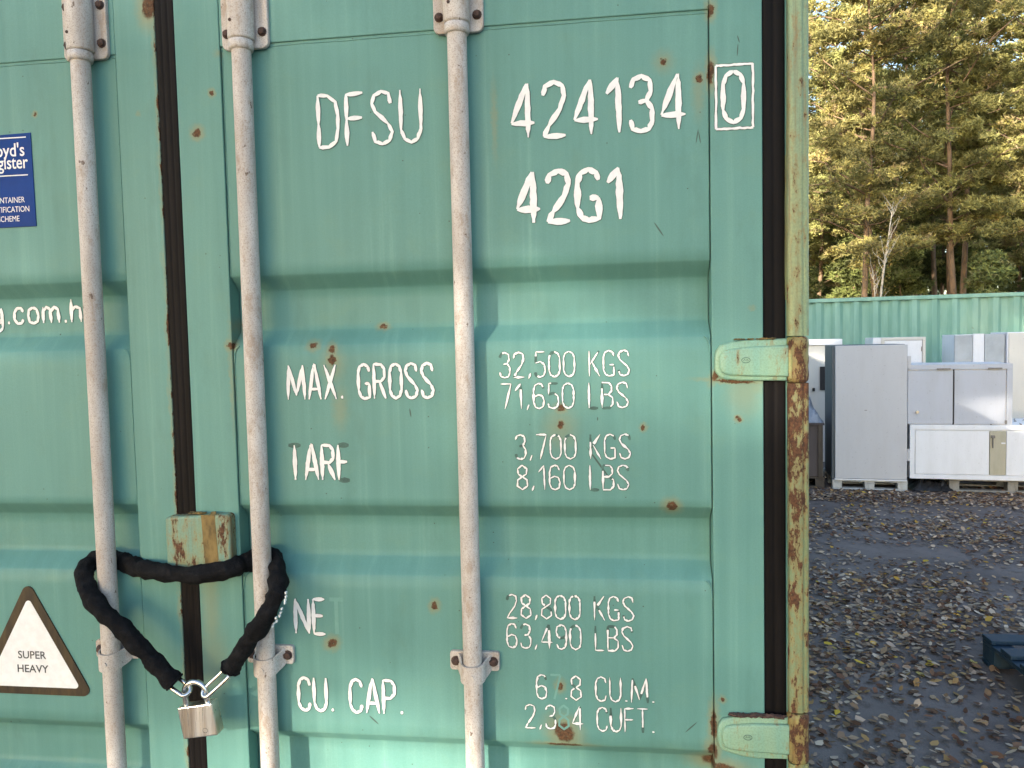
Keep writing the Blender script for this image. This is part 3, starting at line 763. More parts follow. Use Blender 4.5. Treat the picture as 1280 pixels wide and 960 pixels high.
# ---- hinges
def hinge(zc, low=False):
    mb = MB()
    d = 0.004 if low else 0.0
    out = [(0.1885, zc-0.012), (0.1905, zc-0.022), (0.197, zc-0.030), (0.208, zc-0.0345), (0.235, zc-0.037-d), (0.262, zc-0.0375-d*1.5), (0.3165, zc-0.0385-d),
           (0.3165, zc+0.0385), (0.265, zc+0.0375), (0.235, zc+0.0360), (0.215, zc+0.0335), (0.199, zc+0.029), (0.191, zc+0.018), (0.1885, zc+0.005)]
    mb.prism(out, -0.0046, -0.0135, 0, 0.004, 3, True)
    inn = [(0.196, zc-0.012), (0.201, zc-0.022), (0.212, zc-0.0265), (0.250, zc-0.0290), (0.3185, zc-0.031),
           (0.3185, zc+0.0265), (0.250, zc+0.0250), (0.215, zc+0.0215), (0.203, zc+0.018), (0.196, zc+0.008)]
    mb.prism(inn, -0.0130, -0.0200, 0, 0.0045, 3, True)
    o = part(mb, 'hinge', [M_HINGE], 'lower hinge strap with rusty top edge' if low else 'upper hinge strap with embossed oval')
    e = MB(); ex, ez = 0.2425, zc+0.0005
    e.tube([(ex+0.0075*math.cos(2*math.pi*k/20), -0.0203, ez+0.0048*math.sin(2*math.pi*k/20)) for k in range(21)], 0.0006, 5, cap=False)
    e.tube([(ex-0.0042, -0.0203, ez-0.0015), (ex-0.0022, -0.0203, ez+0.0018), (ex, -0.0203, ez-0.0008), (ex+0.0022, -0.0203, ez+0.0018), (ex+0.0042, -0.0203, ez-0.0015)], 0.0006, 5)
    sub(e, 'emblem', [M_EDGE], o)
    k = MB()                       # flaking dirt caught on the upper edge
    for i in range(20 if not low else 46):
        cx = rnd.uniform(0.225, 0.296) if not low else rnd.uniform(0.215, 0.312)
        bm = bmesh.new(); bmesh.ops.create_icosphere(bm, subdivisions=1, radius=rnd.uniform(0.0018, 0.0032) if not low else rnd.uniform(0.003, 0.006))
        for v in bm.verts: v.co = Vector((cx, -0.010+rnd.uniform(-.005, .003), zc+0.0385))+Vector((v.co.x*1.8, v.co.y, v.co.z*0.7))*(0.6+0.8*rnd.random())
        k.bm(bm, 0)
    sub(k, 'rust_flakes', [M_BOLT if low else M_RUSTSTREAK], o)
    b = MB(); zb0, zb1 = (0.9080, 1.0030) if low else (1.6166, 1.6990)
    pr = [(0.0150, zb0), (0.0185, zb0+0.003)]
    for i in range(10):
        z = zb0+0.006+(zb1-zb0-0.012)*i/9; pr.append((0.0193+0.0006*math.sin(i*1.7), z))
    pr += [(0.0185, zb1-0.003), (0.0150, zb1)]
    lathe(b, 0.3352, -0.006, pr, 26)
    b.box(0.3165, 0.3352, -0.0215, 0.01, zb0+0.004, zb1-0.004, 0, 0.004)
    sub(b, 'hinge_knuckle', [M_KNUCKLE], o)
hinge(1.6580); hinge(0.9555, True); hinge(2.36-0.0, False) if False else None

# ---- corner posts
def column(x0, x1, za, zb, name, mat, label=None, sgn=1):
    w = x1-x0; prof = []
    def arc(cx, cy, r, a0, a1, n=7):
        return [(cx+r*math.cos(R(a0+(a1-a0)*k/n)), cy-r*math.sin(R(a0+(a1-a0)*k/n))) for k in range(n+1)]
    r1 = 0.0085
    prof += [(x0, 0.06)] + arc(x0+r1, -0.010, r1, 180, 95) + arc(x0+w*0.66-0.003, -0.0145, 0.004, 90, 20, 4) + arc(x1-0.007, -0.008, 0.007, 110, 0, 6) + [(x1, 0.10)]
    if sgn < 0: prof = [(x0+x1-p[0], p[1]) for p in prof]
    zs = []; z = za
    while z < zb-1e-6: zs.append(z); z += 0.018
    zs.append(zb); m = len(prof); vs = []; fs = []
    for i, z in enumerate(zs):
        e = 0.985 if i in (0, len(zs)-1) else 1.0
        bx = 0.0012*mn.noise(Vector((3.1, x0*5, z*3.3)))-0.0022*math.exp(-((z-1.86)/0.16)**2)*(1 if sgn > 0 else 0)
        by = 0.0016*mn.noise(Vector((8.1, x0*5, z*4.0)))
        for (px, py) in prof:
            f = 1-(px-x0)/w if sgn > 0 else (px-x0)/w
            vs.append((px+bx*f+0.0006*mn.noise(Vector((px*90, 1, z*26))), py*e+by, z))
    for i in range(len(zs)-1):
        for c in range(m-1): a = i*m+c; fs.append((a, a+1, a+m+1, a+m))
    mb = MB(); mb.add(vs, fs, 0, True)
    mb.add(vs[:m], [tuple(range(m))], 0); mb.add(vs[-m:], [tuple(range(m))], 0)
    return part(mb, name, [mat], label)
column(0.3181, 0.3545, 1.7005, 2.47, 'corner_post', M_POST, 'yellow green upper corner post with warm sunlight in its colour')
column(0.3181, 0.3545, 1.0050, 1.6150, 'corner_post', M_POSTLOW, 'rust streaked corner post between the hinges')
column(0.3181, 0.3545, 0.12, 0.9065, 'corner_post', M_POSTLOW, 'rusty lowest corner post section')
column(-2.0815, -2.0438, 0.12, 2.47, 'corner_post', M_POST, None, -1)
mb = MB(); mb.box(0.3168, 0.3179, -0.0030, 0.05, 0.15, 2.45, 0); part(mb, 'post_flange', [M_DOOR])
mb = MB(); mb.box(0.3185, 0.3522, 0.014, 0.0995, 0.13, 2.46, 0); part(mb, 'inner_post', [M_DOOR])
mb = MB(); mb.box(-2.0782, -2.0445, 0.014, 0.0995, 0.13, 2.46, 0); part(mb, 'inner_post', [M_DOOR])
mb = MB(); mb.box(-2.0432, -2.0398, -0.0030, 0.05, 0.15, 2.45, 0); part(mb, 'post_flange', [M_DOOR])
mb = MB(); mb.box(-2.0815, 0.3555, -0.01, 0.10, 2.4715, 2.588, 0, 0.006); part(mb, 'header_beam', [M_DOOR])
mb = MB(); mb.box(-2.0815, 0.3555, -0.01, 0.10, 0.0, 0.118, 0, 0.006); part(mb, 'door_sill', [M_DOOR])
mb = MB()                          # seats behind the door edge and closes the box
mb.box(-2.0785, 0.3525, 0.101, 12.1, 2.50, 2.575, 0); part(mb, 'roof', [M_DOOR])
mb = MB(); mb.box(-2.0785, 0.3525, 0.101, 12.1, 0.02, 0.16, 0); part(mb, 'floor_frame', [M_DOOR])
def corrugated(x, y0, y1, z0, z1, s):
    mb = MB(); ys = []; y = y0; pts = []
    while y < y1:
        for dy, dx in ((0, 0), (0.07, 0), (0.138, 0.036), (0.208, 0.036)):
            if y+dy < y1: pts.append((x-s*dx, y+dy))
        y += 0.278
    pts.append((x, y1)); vs = []; fs = []
    for (a, b) in pts: vs += [(a, b, z0), (a, b, z1)]
    for i in range(len(pts)-1): fs.append((2*i, 2*i+2, 2*i+3, 2*i+1))
    mb.add(vs, fs, 0); return mb
part(corrugated(0.350, 0.102, 12.09, 0.16, 2.50, 1), 'side_wall', [M_DOOR]); part(corrugated(-2.076, 0.102, 12.09, 0.16, 2.50, -1), 'side_wall', [M_DOOR])
mb = MB(); mb.box(-2.07, 0.345, 12.101, 12.14, 0.02, 2.57, 0); part(mb, 'front_wall', [M_DOOR])

# ------------------------------------------------------------------ security chain in its sleeve
def catmull(P, n=7):
    P = [Vector(p) for p in P]; out = []
    for i in range(len(P)-1):
        a, b, c, d = P[max(i-1, 0)], P[i], P[i+1], P[min(i+2, len(P)-1)]
        for k in range(n):
            t = k/n
            out.append(0.5*((2*b)+(c-a)*t+(2*a-5*b+4*c-d)*t*t+(3*b-a-3*c+d)*t**3))
    out.append(P[-1]); return out
SL = [(-0.8630,-0.075,1.0454),(-0.9063,-0.078,1.0888),(-0.9533,-0.080,1.1414),(-1.0020,-0.076,1.1789),(-1.0463,-0.060,1.2146),(-1.0735,-0.035,1.2489),(-1.0769,-0.005,1.2633),(-1.0584,0.010,1.2678),(-1.0246,0.008,1.2620),(-0.9790,-0.012,1.2569),(-0.9325,-0.024,1.2530),(-0.8329,-0.046,1.2517),(-0.7600,-0.036,1.2628),(-0.7393,-0.010,1.2668),(-0.7180,0.010,1.2728),(-0.6867,0.002,1.2756),(-0.6608,-0.030,1.2610),(-0.6500,-0.060,1.2293),(-0.6639,-0.076,1.1873),(-0.7019,-0.076,1.1358),(-0.7472,-0.070,1.0762)]
path = catmull(SL, 8)
chain = thing('security_chain', (-0.83, -0.08, 1.06), 'chain in a black fabric sleeve looped round two lock rods', 'chain')
mb = MB(); n = 22; vs = []; fs = []; m = len(path)
u = Vector((0, -1, 0))
for i, p in enumerate(path):
    t = (path[min(i+1, m-1)]-path[max(i-1, 0)]).normalized()
    u = Vector((0, -1, 0)); u = (u-t*u.dot(t))
    if u.length < 0.3: u = Vector((1, 0, 0)); u = u-t*u.dot(t)
    if i: 
        if u.dot(pu) < 0: u = -u
        u = (u.normalized()*0.4+ (pu-t*pu.dot(t)).normalized()*0.6)
    u.normalize(); pu = u; w = t.cross(u)
    y = p.y; fl = min(1.0, max(0.0, (-y-0.005)/0.03))     # squeezed where it passes behind the rods
    end = min(i, m-1-i)
    base = 0.0178 if end > 3 else 0.0170+0.0006*end
    knuck = 1+0.07*math.sin(i*1.15)+0.05*math.sin(i*0.47+1)
    for k in range(n):
        a = 2*math.pi*k/n
        nz = mn.noise(Vector((p.x*34+math.cos(a)*1.3, p.z*34+math.sin(a)*1.3, i*0.16)))
        nz2 = mn.noise(Vector((p.x*90+math.cos(a)*2.2, p.z*90, math.sin(a)*2.2)))
        rr = base*knuck*(1+0.20*nz+0.26*nz2-0.16*abs(nz2)+0.06*mn.noise(Vector((p.x*220, p.z*220, a*3))))
        vs.append(p+u*math.cos(a)*rr*(0.80+0.2*fl if fl > 0 else 0.80)*(1.0 if fl > 0.3 else 0.92)+w*math.sin(a)*rr*(1.12-0.12*fl))
for i in range(m-1):
    for k in range(n): a = i*n+k; b = i*n+(k+1) % n; fs.append((a, b, b+n, a+n))
mb.add(vs, fs, 0, True)
for e in (0, m-1):                # open rolled hems
    ring = [vs[e*n+k] for k in range(n)]; c = sum(ring, Vector())/n
    inner = [c+(v-c)*0.62+(path[1]-path[0] if e == 0 else path[-2]-path[-1])*0.9 for v in ring]
    mb.add(ring+inner, [(k, (k+1) % n, n+(k+1) % n, n+k) for k in range(n)], 0, True)
    mb.add(inner, [tuple(range(n))], 0)
    mb.tube([c+(v-c)*1.04 for v in ring]+[c+(ring[0]-c)*1.04], 0.0022, 6, cap=False)
CO = Vector((-0.83, -0.08, 1.06))
def into(mb, T): mb.v = [(v[0]-T.x, v[1]-T.y, v[2]-T.z) for v in mb.v]; return mb
into(mb, CO).build('sleeve', [M_FABRIC], chain)
mb = MB()                          # frayed white print on the sleeve
for (px, pz) in [(-.6085, 1.243), (-.6090, 1.236), (-.6105, 1.229), (-.6115, 1.224), (-.618, 1.212), (-.620, 1.205), (-.6225, 1.199), (-.629, 1.189), (-.634, 1.184), (-.637, 1.178), (-.630, 1.194)]:
    px, pz = px*1.0217+.001, 1.7+(pz-1.7)*1.0217
    mb.box(px-.0012*rnd.random()-.0012, px+.0006, -.0850, -.0790, pz-.0012-.002*rnd.random(), pz+.001+.0015*rnd.random(), 0)
into(mb, CO).build('frayed_print', [M_WHITE], chain)
def chain_link(a, b, roll, wd=0.0105, r=0.0042):
    a, b = Vector(a), Vector(b); t = (b-a).normalized(); L = (b-a).length/2; c = (a+b)/2
    s = Vector((0, -1, 0)); s = (s-t*s.dot(t)).normalized(); s = Matrix.Rotation(roll, 3, t) @ s
    pts = []
    for k in range(25):
        ang = 2*math.pi*k/24; x = math.cos(ang); y = math.sin(ang)
        pts.append(c+t*((L-wd)*(1 if x > 0 else -1)*min(1, abs(x)*6)+wd*x)+s*wd*y)
    m_ = MB(); m_.tube(pts, r, 8, cap=False); return m_
into(chain_link((-.8790, -.073, 1.054), (-.8290, -.083, 1.029), 0.85), CO).build('chain_link', [M_CHROME], chain)
into(chain_link((-.7500, -.071, 1.070), (-.7990, -.083, 1.026), 2.2), CO).build('chain_link', [M_CHROME], chain)
# ---- padlock
lock = thing('padlock', (-0.8115, -0.076, 0.9400), 'brushed steel padlock hanging from the ends of the sleeved chain', 'padlock')
rot = Matrix.Rotation(R(-9.5), 3, 'Y')
def LK(p): v = rot @ Vector((p[0]*1.06, p[1], (p[2]-0.080)*1.06+0.080-0.031)); return (v.x, v.y, v.z+0.0385)
mb = MB(); mb.prism(rrect(-0.0345, 0.0345, 0.0, 0.0600, 0.0028, 3), 0.012, -0.012, 0, 0.0022, 2)
bm = bmesh.new()
mb.v = [LK(v) for v in mb.v]; mb.build('lock_body', [M_LOCK], lock)
mb = MB(); pts = [(-0.0215, 0, 0.055), (-0.0215, 0, 0.078)]
for k in range(1, 12):
    a = math.pi-math.pi*k/12; pts.append((0.0215*math.cos(a), 0, 0.080+0.0205*math.sin(a)))
pts += [(0.0215, 0, 0.078), (0.0215, 0, 0.055)]
mb.tube([LK(p) for p in pts], 0.0056, 14); mb.build('shackle', [M_CHROME], lock)
mb = MB(); mb.tube([LK((0.012+0.0045*math.cos(2*math.pi*k/14), -0.0122, 0.012+0.0045*math.sin(2*math.pi*k/14))) for k in range(15)], 0.0004, 4, cap=False); mb.build('maker_stamp', [M_INK], lock)

# ------------------------------------------------------------------ ground
def asphalt():
    m = Nt('asphalt'); P = m.pos()
    n = m.noise(P, 1.3, 4, 0.6); g = m.noise(P, 260, 2, 0.7); v = m.vor(P, 130)
    c = m.mix(m.rng(n, 0.35, 0.65), (0.145, 0.117, 0.108), (0.210, 0.172, 0.158))
    c = m.mix(m.rng(g, 0.55, 0.75, 0, 0.5), c, (0.14, 0.14, 0.145))
    c = m.mix(m.rng(m.noise(P, 9, 4, 0.7), 0.5, 0.75, 0, 0.5), c, (0.055, 0.042, 0.032))
    return m.fin(c, 0.75, m.bump(v.outputs['Distance'], 0.5, 0.004), 0, 0.12)
def forest_floor():
    m = Nt('forest_floor_mat'); P = m.pos()
    n = m.noise(P, 0.7, 5, 0.7)
    c = m.mix(m.rng(n, 0.35, 0.65), (0.045, 0.03, 0.016), (0.10, 0.085, 0.03))
    return m.fin(c, 0.9, m.bump(m.noise(P, 6, 4), 0.8, 0.05))
mb = MB(); mb.add([(-700, -700, 0), (700, -700, 0), (700, 700, 0), (-700, 700, 0)], [(0, 1, 2, 3)])
tag(mb.build('ground', [asphalt()]), kind='structure')
mb = MB(); nx, ny = 60, 30; vs = []; fs = []
for j in range(ny+1):
    for i in range(nx+1):
        x = -60+120*i/nx; y = 14.2+90*(j/ny)**1.6; e = min(i, nx-i, j, ny-j)
        z = 0.03+min(1, j/3)*(0.25+0.5*mn.noise(Vector((x*.13, y*.13, 0)))+0.014*(y-14.2)+0.075*max(0, y-32)) if e > 0 else -0.05
        vs.append((x, y, z))
for j in range(ny):
    for i in range(nx): a = j*(nx+1)+i; fs.append((a, a+1, a+nx+2, a+nx+1))
mb.add(vs, fs, 0, True); tag(mb.build('forest_floor', [forest_floor()]), kind='structure')
def floor_z(x, y): return 0.03+0.25+0.5*mn.noise(Vector((x*.13, y*.13, 0)))+0.014*(y-14.2)+0.075*max(0, y-32) if y > 16 else 0.0

def fast_mesh(name, V, F, mats, cols=None, midx=None):
    """V (n,3); F (m,k) equal-sided faces; cols (n,3) per-vertex colour"""
    V = np.asarray(V, dtype=np.float32); F = np.asarray(F, dtype=np.int32); k = F.shape[1]
    me = bpy.data.meshes.new(name); me.vertices.add(len(V)); me.vertices.foreach_set('co', V.ravel())
    me.loops.add(F.size); me.loops.foreach_set('vertex_index', F.ravel())
    me.polygons.add(len(F)); me.polygons.foreach_set('loop_start', np.arange(0, F.size, k, dtype=np.int32))
    me.polygons.foreach_set('loop_total', np.full(len(F), k, dtype=np.int32))
    if cols is not None:
        at = me.attributes.new('tint', 'FLOAT_COLOR', 'POINT')
        c4 = np.ones((len(V), 4), dtype=np.float32); c4[:, :3] = cols; at.data.foreach_set('color', c4.ravel())
    me.update(calc_edges=True); me.validate()
    for m in mats: me.materials.append(m)
    return me
def tint_mat(name, rough=0.6, trans=0.0, spec=0.3):
    m = Nt(name); a = m.N('ShaderNodeAttribute'); a.attribute_name = 'tint'
    m.fin(a.outputs['Color'], rough, None, 0, spec)
    if trans:
        tr = m.N('ShaderNodeBsdfTranslucent'); m.L(a.outputs['Color'], tr.inputs[0])
        mx = m.N('ShaderNodeMixShader'); mx.inputs[0].default_value = trans
        m.L(m.b.outputs[0], mx.inputs[1]); m.L(tr.outputs[0], mx.inputs[2]); m.L(mx.outputs[0], m.out.inputs[0])
    return m.mat
# fallen leaves: curled six-sided blades strewn over the yard, thicker in drifts and along the pallets
M_LEAF = tint_mat('dead_leaf', 0.8, 0.12, 0.08)
def leaves(N, size, pal, seed, region):
    g = np.random.default_rng(seed); pts = []
    while len(pts) < N:
        x, y = g.uniform(region[0], region[1]), g.uniform(region[2], region[3])
        d = 0.42+1.15*mn.noise(Vector((x*0.8, y*0.8, 3.0)))+0.5*mn.noise(Vector((x*2.6, y*2.6, 8.0)))
        if 6.6 < y+0.14*(x-2.4) < 7.25: d += 0.75
        d += 0.42*max(0.0, 1-abs(y-1.6)/2.4)
        if x < 1.9 and y > 2.2: d += 0.1
        if g.random() < d: pts.append((x, y))
    pts = np.array(pts)
    s = size*g.uniform(0.55, 1.25, N); ang = g.uniform(0, 2*np.pi, N)
    asp = g.uniform(0.55, 0.85, N)
    T = np.array([(-1, 0), (-.45, .8), (.35, .75), (1, 0), (.35, -.75), (-.45, -.8)])
    out = np.zeros((N, 6, 3)); tilt = g.normal(0, 0.22, (N, 2)); curl = g.uniform(-.1, .55, N)
    c, sn = np.cos(ang), np.sin(ang)
    for k in range(6):
        lx = T[k, 0]*s*(1+g.normal(0, .1, N)); ly = T[k, 1]*s*asp*(1+g.normal(0, .14, N))
        z = curl*(np.abs(ly)/s)**2*s + (0.25*curl*(lx/s)**2*s) + lx*tilt[:, 0]+ly*tilt[:, 1]
        out[:, k, 0] = pts[:, 0]+lx*c-ly*sn; out[:, k, 1] = pts[:, 1]+lx*sn+ly*c; out[:, k, 2] = z
    zmin = out[:, :, 2].min(1); out[:, :, 2] += (0.004+g.uniform(0, 0.008, N)-zmin)[:, None]
    b = np.arange(N)[:, None]*6
    F = np.concatenate([b+np.array([[0, 1, 2, 3]]), b+np.array([[0, 3, 4, 5]])])
    pal = np.array(pal); ci = g.integers(0, len(pal), N)
    col = pal[ci]*g.uniform(0.8, 1.5, (N, 1))*np.array([1.06, 1.0, 0.95]); col = np.repeat(col, 6, axis=0)
    return out.reshape(-1, 3), F, np.clip(col, 0, 1)
PAL = [(.34,.25,.17),(.22,.145,.09),(.115,.065,.042),(.40,.31,.23),(.46,.38,.30),(.145,.08,.055),(.25,.18,.13),(.34,.22,.10),(.085,.048,.034),(.22,.17,.135),(.34,.27,.22),(.17,.105,.07)]
V1, F1, C1 = leaves(54000, 0.0205, PAL, 5, (0.45, 8.5, -0.8, 7.4))
V2, F2, C2 = leaves(1100, 0.023, [(.50,.35,.055), (.55,.33,.07), (.45,.36,.12)], 6, (0.5, 8.0, -0.5, 7.2))
V3, F3, C3 = leaves(5000, 0.023, PAL, 9, (-5.5, 0.45, -6, -0.02))
V4, F4, C4 = leaves(6000, 0.024, PAL, 11, (0.45, 9.0, -7, -0.8))
Vv = np.concatenate([V1, V2, V3, V4]); o1 = len(V1); o2 = o1+len(V2); o3 = o2+len(V3)
me = fast_mesh('fallen_leaves', Vv, np.concatenate([F1, F2+o1, F3+o2, F4+o3]), [M_LEAF], np.concatenate([C1, C2, C3, C4]))
tag(link('fallen_leaves', me, None, (0, 0, 0)), 'brown, pale and yellow autumn leaves strewn over the asphalt', 'leaves', kind='stuff')

# ------------------------------------------------------------------ pallets
M_WOODG = grimy('grey_pallet_wood', (0.33, 0.31, 0.28), (0.12, 0.10, 0.08), 0.7, 0.8, 8)
M_WOODW = grimy('whitewashed_wood', (0.55, 0.55, 0.54), (0.25, 0.23, 0.2), 0.6, 0.7, 8)
M_WOODB = grimy('blue_pallet_paint', (0.006, 0.030, 0.060), (0.035, 0.05, 0.065), 0.7, 0.55, 7)
M_WOODD = grimy('dark_pallet_wood', (0.09, 0.07, 0.055), (0.03, 0.025, 0.02), 0.6, 0.85, 8)
def pallet(name, loc, rz, W, D, mat, label, H=0.144, nb=5, group='wooden pallets', top=0.022):
    """boards run along x; W along x, D along y (away from the camera)"""
    t = thing(name, loc, label, 'pallet', group, rz)
    k = H/0.144; th = top*k; bh = 0.078*k
    bw = 0.10; gap = (D-bw*nb)/(nb-1) if nb > 1 else 0
    for i in range(nb):
        y = i*(bw+gap); j = rnd.uniform(-.004, .004)
        MB().box(j, W+j, y, y+bw, H-th+rnd.uniform(-.001, .001), H, 0, 0.003).build('deck_board', [mat], t)
    for x in (0, W/2-.05, W-.1):
        MB().box(x, x+.1, 0.003, D-.003, H-2*th-0.001, H-th-0.002, 0, 0.002).build('cross_board', [mat], t)
        for y in (0.002, D/2-.06, D-.122):
            MB().box(x+.002, x+.098, y, y+.12, th, H-2*th-0.002, 0, 0.003).build('block', [mat], t)
    for y in (0.0, D/2-.05, D-.1):
        MB().box(0, W, y, y+.1, 0.0, th-0.001, 0, 0.003).build('base_board', [mat], t)
    return t
pallet('pallet', (1.878, 1.48, 0.004), R(0), 1.2, 1.20, M_WOODB, 'worn blue painted pallet lying on the leaves at the right edge', nb=7)

# ------------------------------------------------------------------ discarded cabinets in a row
A8 = R(-8)
def rowpt(u, d=0.0, z=0.0):
    return (2.40+u*math.cos(A8)-d*math.sin(A8), 7.25+u*math.sin(A8)+d*math.cos(A8), z)
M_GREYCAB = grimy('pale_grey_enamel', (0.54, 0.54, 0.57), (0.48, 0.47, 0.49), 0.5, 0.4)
M_GREYSIDE = grimy('shaded_grey_enamel', (0.10, 0.125, 0.15), (0.07, 0.09, 0.11), 0.5, 0.45)  # shade on the cabinet's side painted in as dark blue grey
M_WHITECAB = grimy('white_enamel', (0.80, 0.81, 0.86), (0.5, 0.5, 0.5), 0.25, 0.38)
M_LILAC = grimy('cool_white_enamel', (0.50, 0.52, 0.59), (0.42, 0.43, 0.46), 0.5, 0.4)
M_CREAM = grimy('cream_enamel', (0.66, 0.64, 0.60), (0.5, 0.48, 0.44), 0.3, 0.4)
M_BEIGE = grimy('beige_plate', (0.46, 0.43, 0.33), (0.3, 0.27, 0.2), 0.4, 0.5, 9)
M_STAIN = plain('sky_tinted_stainless', (0.34, 0.38, 0.44), 0.42, 0.14, 2.5, metal=0.3, bump=0.1)  # sky reflection painted in as a grey blue base colour
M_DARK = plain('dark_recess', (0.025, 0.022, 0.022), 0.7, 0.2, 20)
M_BROWNBOX = grimy('dark_brown_panel', (0.075, 0.06, 0.062), (0.045, 0.035, 0.035), 0.6, 0.6, 4)
M_SHEET = plain('blue_grey_plastic_sheet', (0.20, 0.23, 0.29), 0.3, 0.3, 9, spec=0.7, bump=0.5)
M_HW = plain('dull_metal', (0.20, 0.19, 0.19), 0.45, 0.2, 60, metal=0.6)
M_TARP = plain('black_plastic', (0.02, 0.02, 0.022), 0.35, 0.3, 30, spec=0.6)

pallet('pallet', rowpt(0.005, 0.02, 0.004), A8, 0.755, 0.80, M_WOODW, 'low whitewashed pallet under the tall grey cabinet', H=0.105, nb=5)
t = thing('tall_cabinet', rowpt(0.0, 0.0, 0.111), 'tall pale grey metal cabinet standing on a whitewashed pallet', 'cabinet', None, A8)
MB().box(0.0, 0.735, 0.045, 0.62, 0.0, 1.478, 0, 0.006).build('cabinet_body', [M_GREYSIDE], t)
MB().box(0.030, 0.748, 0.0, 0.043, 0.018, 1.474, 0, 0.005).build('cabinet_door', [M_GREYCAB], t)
MB().box(0.025, 0.750, 0.002, 0.043, 0.0, 0.015, 0, 0.002).build('bottom_trim', [M_WHITECAB], t)
for z in (1.22, 0.22): MB().box(0.750, 0.782, 0.004, 0.030, z, z+0.13, 0, 0.003).build('hinge', [M_GREYCAB], t)
MB().box(0.325, 0.350, -0.003, -0.0005, 0.765, 0.772, 0).build('scratch', [M_HW], t)

pallet('pallet', rowpt(1.17, 0.06, 0.004), A8, 1.20, 0.80, M_WOODG, 'grey weathered pallet under the long white cabinet', H=0.140, nb=5)
t = thing('long_cabinet', rowpt(0.775, 0.0, 0.146), 'long low white cabinet with beige lock plate lying on a grey pallet', 'cabinet', None, A8)
MB().box(0.0, 2.0, 0.022, 0.72, 0.0, 0.580, 0, 0.006).build('cabinet_body', [M_WHITECAB], t)
fr = MB(); fr.box(0, 2.0, 0.0, 0.021, 0.528, 0.580, 0, 0.003).box(0, 2.0, 0.0, 0.021, 0.0, 0.048, 0, 0.003).box(0, 0.045, 0.0, 0.021, 0.0482, 0.5278, 0, 0.002); fr.build('face_frame', [M_WHITECAB], t)
MB().box(0.053, 0.752, 0.004, 0.021, 0.056, 0.520, 0, 0.003).build('cabinet_door', [M_WHITECAB], t)
MB().box(0.912, 2.0, 0.004, 0.021, 0.056, 0.520, 0, 0.003).build('cabinet_door', [M_WHITECAB], t)
pl = MB().box(0.757, 0.907, 0.001, 0.021, 0.056, 0.515, 0, 0.002).build('lock_plate', [M_BEIGE], t)
k = MB(); k.box(0.765, 0.800, -0.024, 0.0, 0.445, 0.475, 0, 0.003).box(0.778, 0.786, -0.020, 0.0, 0.34, 0.444, 0, 0.002); k.build('handle', [M_HW], t)
MB().box(0.862, 0.900, -0.004, 0.0, 0.385, 0.400, 0, 0.001).build('handle', [M_WHITECAB], t)
lf = MB()
for i in range(120):
    x, y, r_ = rnd.uniform(0.02, 1.98), rnd.uniform(0.03, 0.7), rnd.uniform(.012, .03); a = rnd.random()*6
    lf.add([(x+r_*math.cos(a), y+r_*math.sin(a), .582), (x-r_*.5*math.sin(a), y+r_*.5*math.cos(a), .592+.01*rnd.random()), (x-r_*math.cos(a), y-r_*math.sin(a), .5825), (x+r_*.5*math.sin(a), y-r_*.5*math.cos(a), .583)], [(0, 1, 2, 3)], rnd.randint(0, 1))
LEAFPILE = lf
t2 = thing('two_door_cabinet', rowpt(0.755, 0.015, 0.7275), 'cool white two door cabinet lying on top of the long white cabinet', 'cabinet', None, A8)
MB().box(0.0, 0.985, 0.022, 0.60, 0.0, 0.640, 0, 0.005).build('cabinet_body', [M_WHITECAB], t2)
MB().box(0.0, 0.985, 0.0, 0.021, 0.585, 0.640, 0, 0.003).build('top_rail', [M_LILAC], t2)
MB().box(0.930, 0.985, 0.0, 0.021, 0.0, 0.584, 0, 0.003).build('side_rail', [M_LILAC], t2)
d1 = MB().box(0.0, 0.432, 0.004, 0.021, 0.010, 0.575, 0, 0.003).build('cabinet_door', [M_LILAC], t2)
d2 = MB().box(0.447, 0.922, 0.004, 0.021, 0.010, 0.575, 0, 0.003).build('cabinet_door', [M_LILAC], t2)
MB().box(0.433, 0.446, 0.012, 0.0215, 0.0, 0.584, 0).build('dark_door_gap', [M_DARK], t2)  # dark strip painted in for the shaded gap between the doors
for x in (0.275, 0.755): MB().box(x, x+.13, -0.016, 0.004, 0.583, 0.600, 0, 0.003).build('hinge', [M_HW], t2)
MB().tube([(0.088, 0.004, 0.135), (0.088, -0.03, 0.135)], 0.016, 12).build('knob', [M_CHROME], t2)
MB().box(0.915, 0.935, -0.012, 0.0, 0.012, 0.05, 0, 0.002).build('catch', [M_HW], t2)
tag(LEAFPILE.build('leaf_litter', [M_WOODG, M_WOODD]), 'dead leaves scattered along the top of the long white cabinet', 'leaves', kind='stuff')
lo = bpy.data.objects['leaf_litter']
lo.parent = None; lo.location = Matrix.Rotation(A8, 3, 'Z') @ lo.location + Vector(rowpt(0.775, 0, 0.146)); lo.rotation_euler = (0, 0, A8)

# back row
def back(u, d=0.0, z=0.0): return (2.5+u*math.cos(A8)-d*math.sin(A8), 9.2+u*math.sin(A8)+d*math.cos(A8), z)
t = thing('tall_cabinet', back(1.865, -0.05, 0.0), 'pale cabinet stack with a stainless panel in the back row at the right edge', 'cabinet', None, A8)
MB().box(0.012, 0.560, 0.02, 0.62, 0.0, 1.672, 0, 0.006).build('cabinet_body', [M_WHITECAB], t)
MB().box(0.0, 0.205, 0.0, 0.0195, 0.3, 1.665, 0, 0.003).build('side_panel', [M_STAIN], t)
MB().box(0.210, 0.335, 0.0, 0.0195, 0.3, 1.680, 0, 0.003).build('centre_panel', [M_WHITECAB], t)
MB().box(0.340, 0.565, 0.0, 0.0195, 0.3, 1.672, 0, 0.003).build('side_panel', [M_STAIN], t)
t = thing('tall_cabinet', back(2.440, -0.12, 0.0), 'plain tall white cabinet cut off by the right edge behind the two door cabinet', 'cabinet', None, A8)
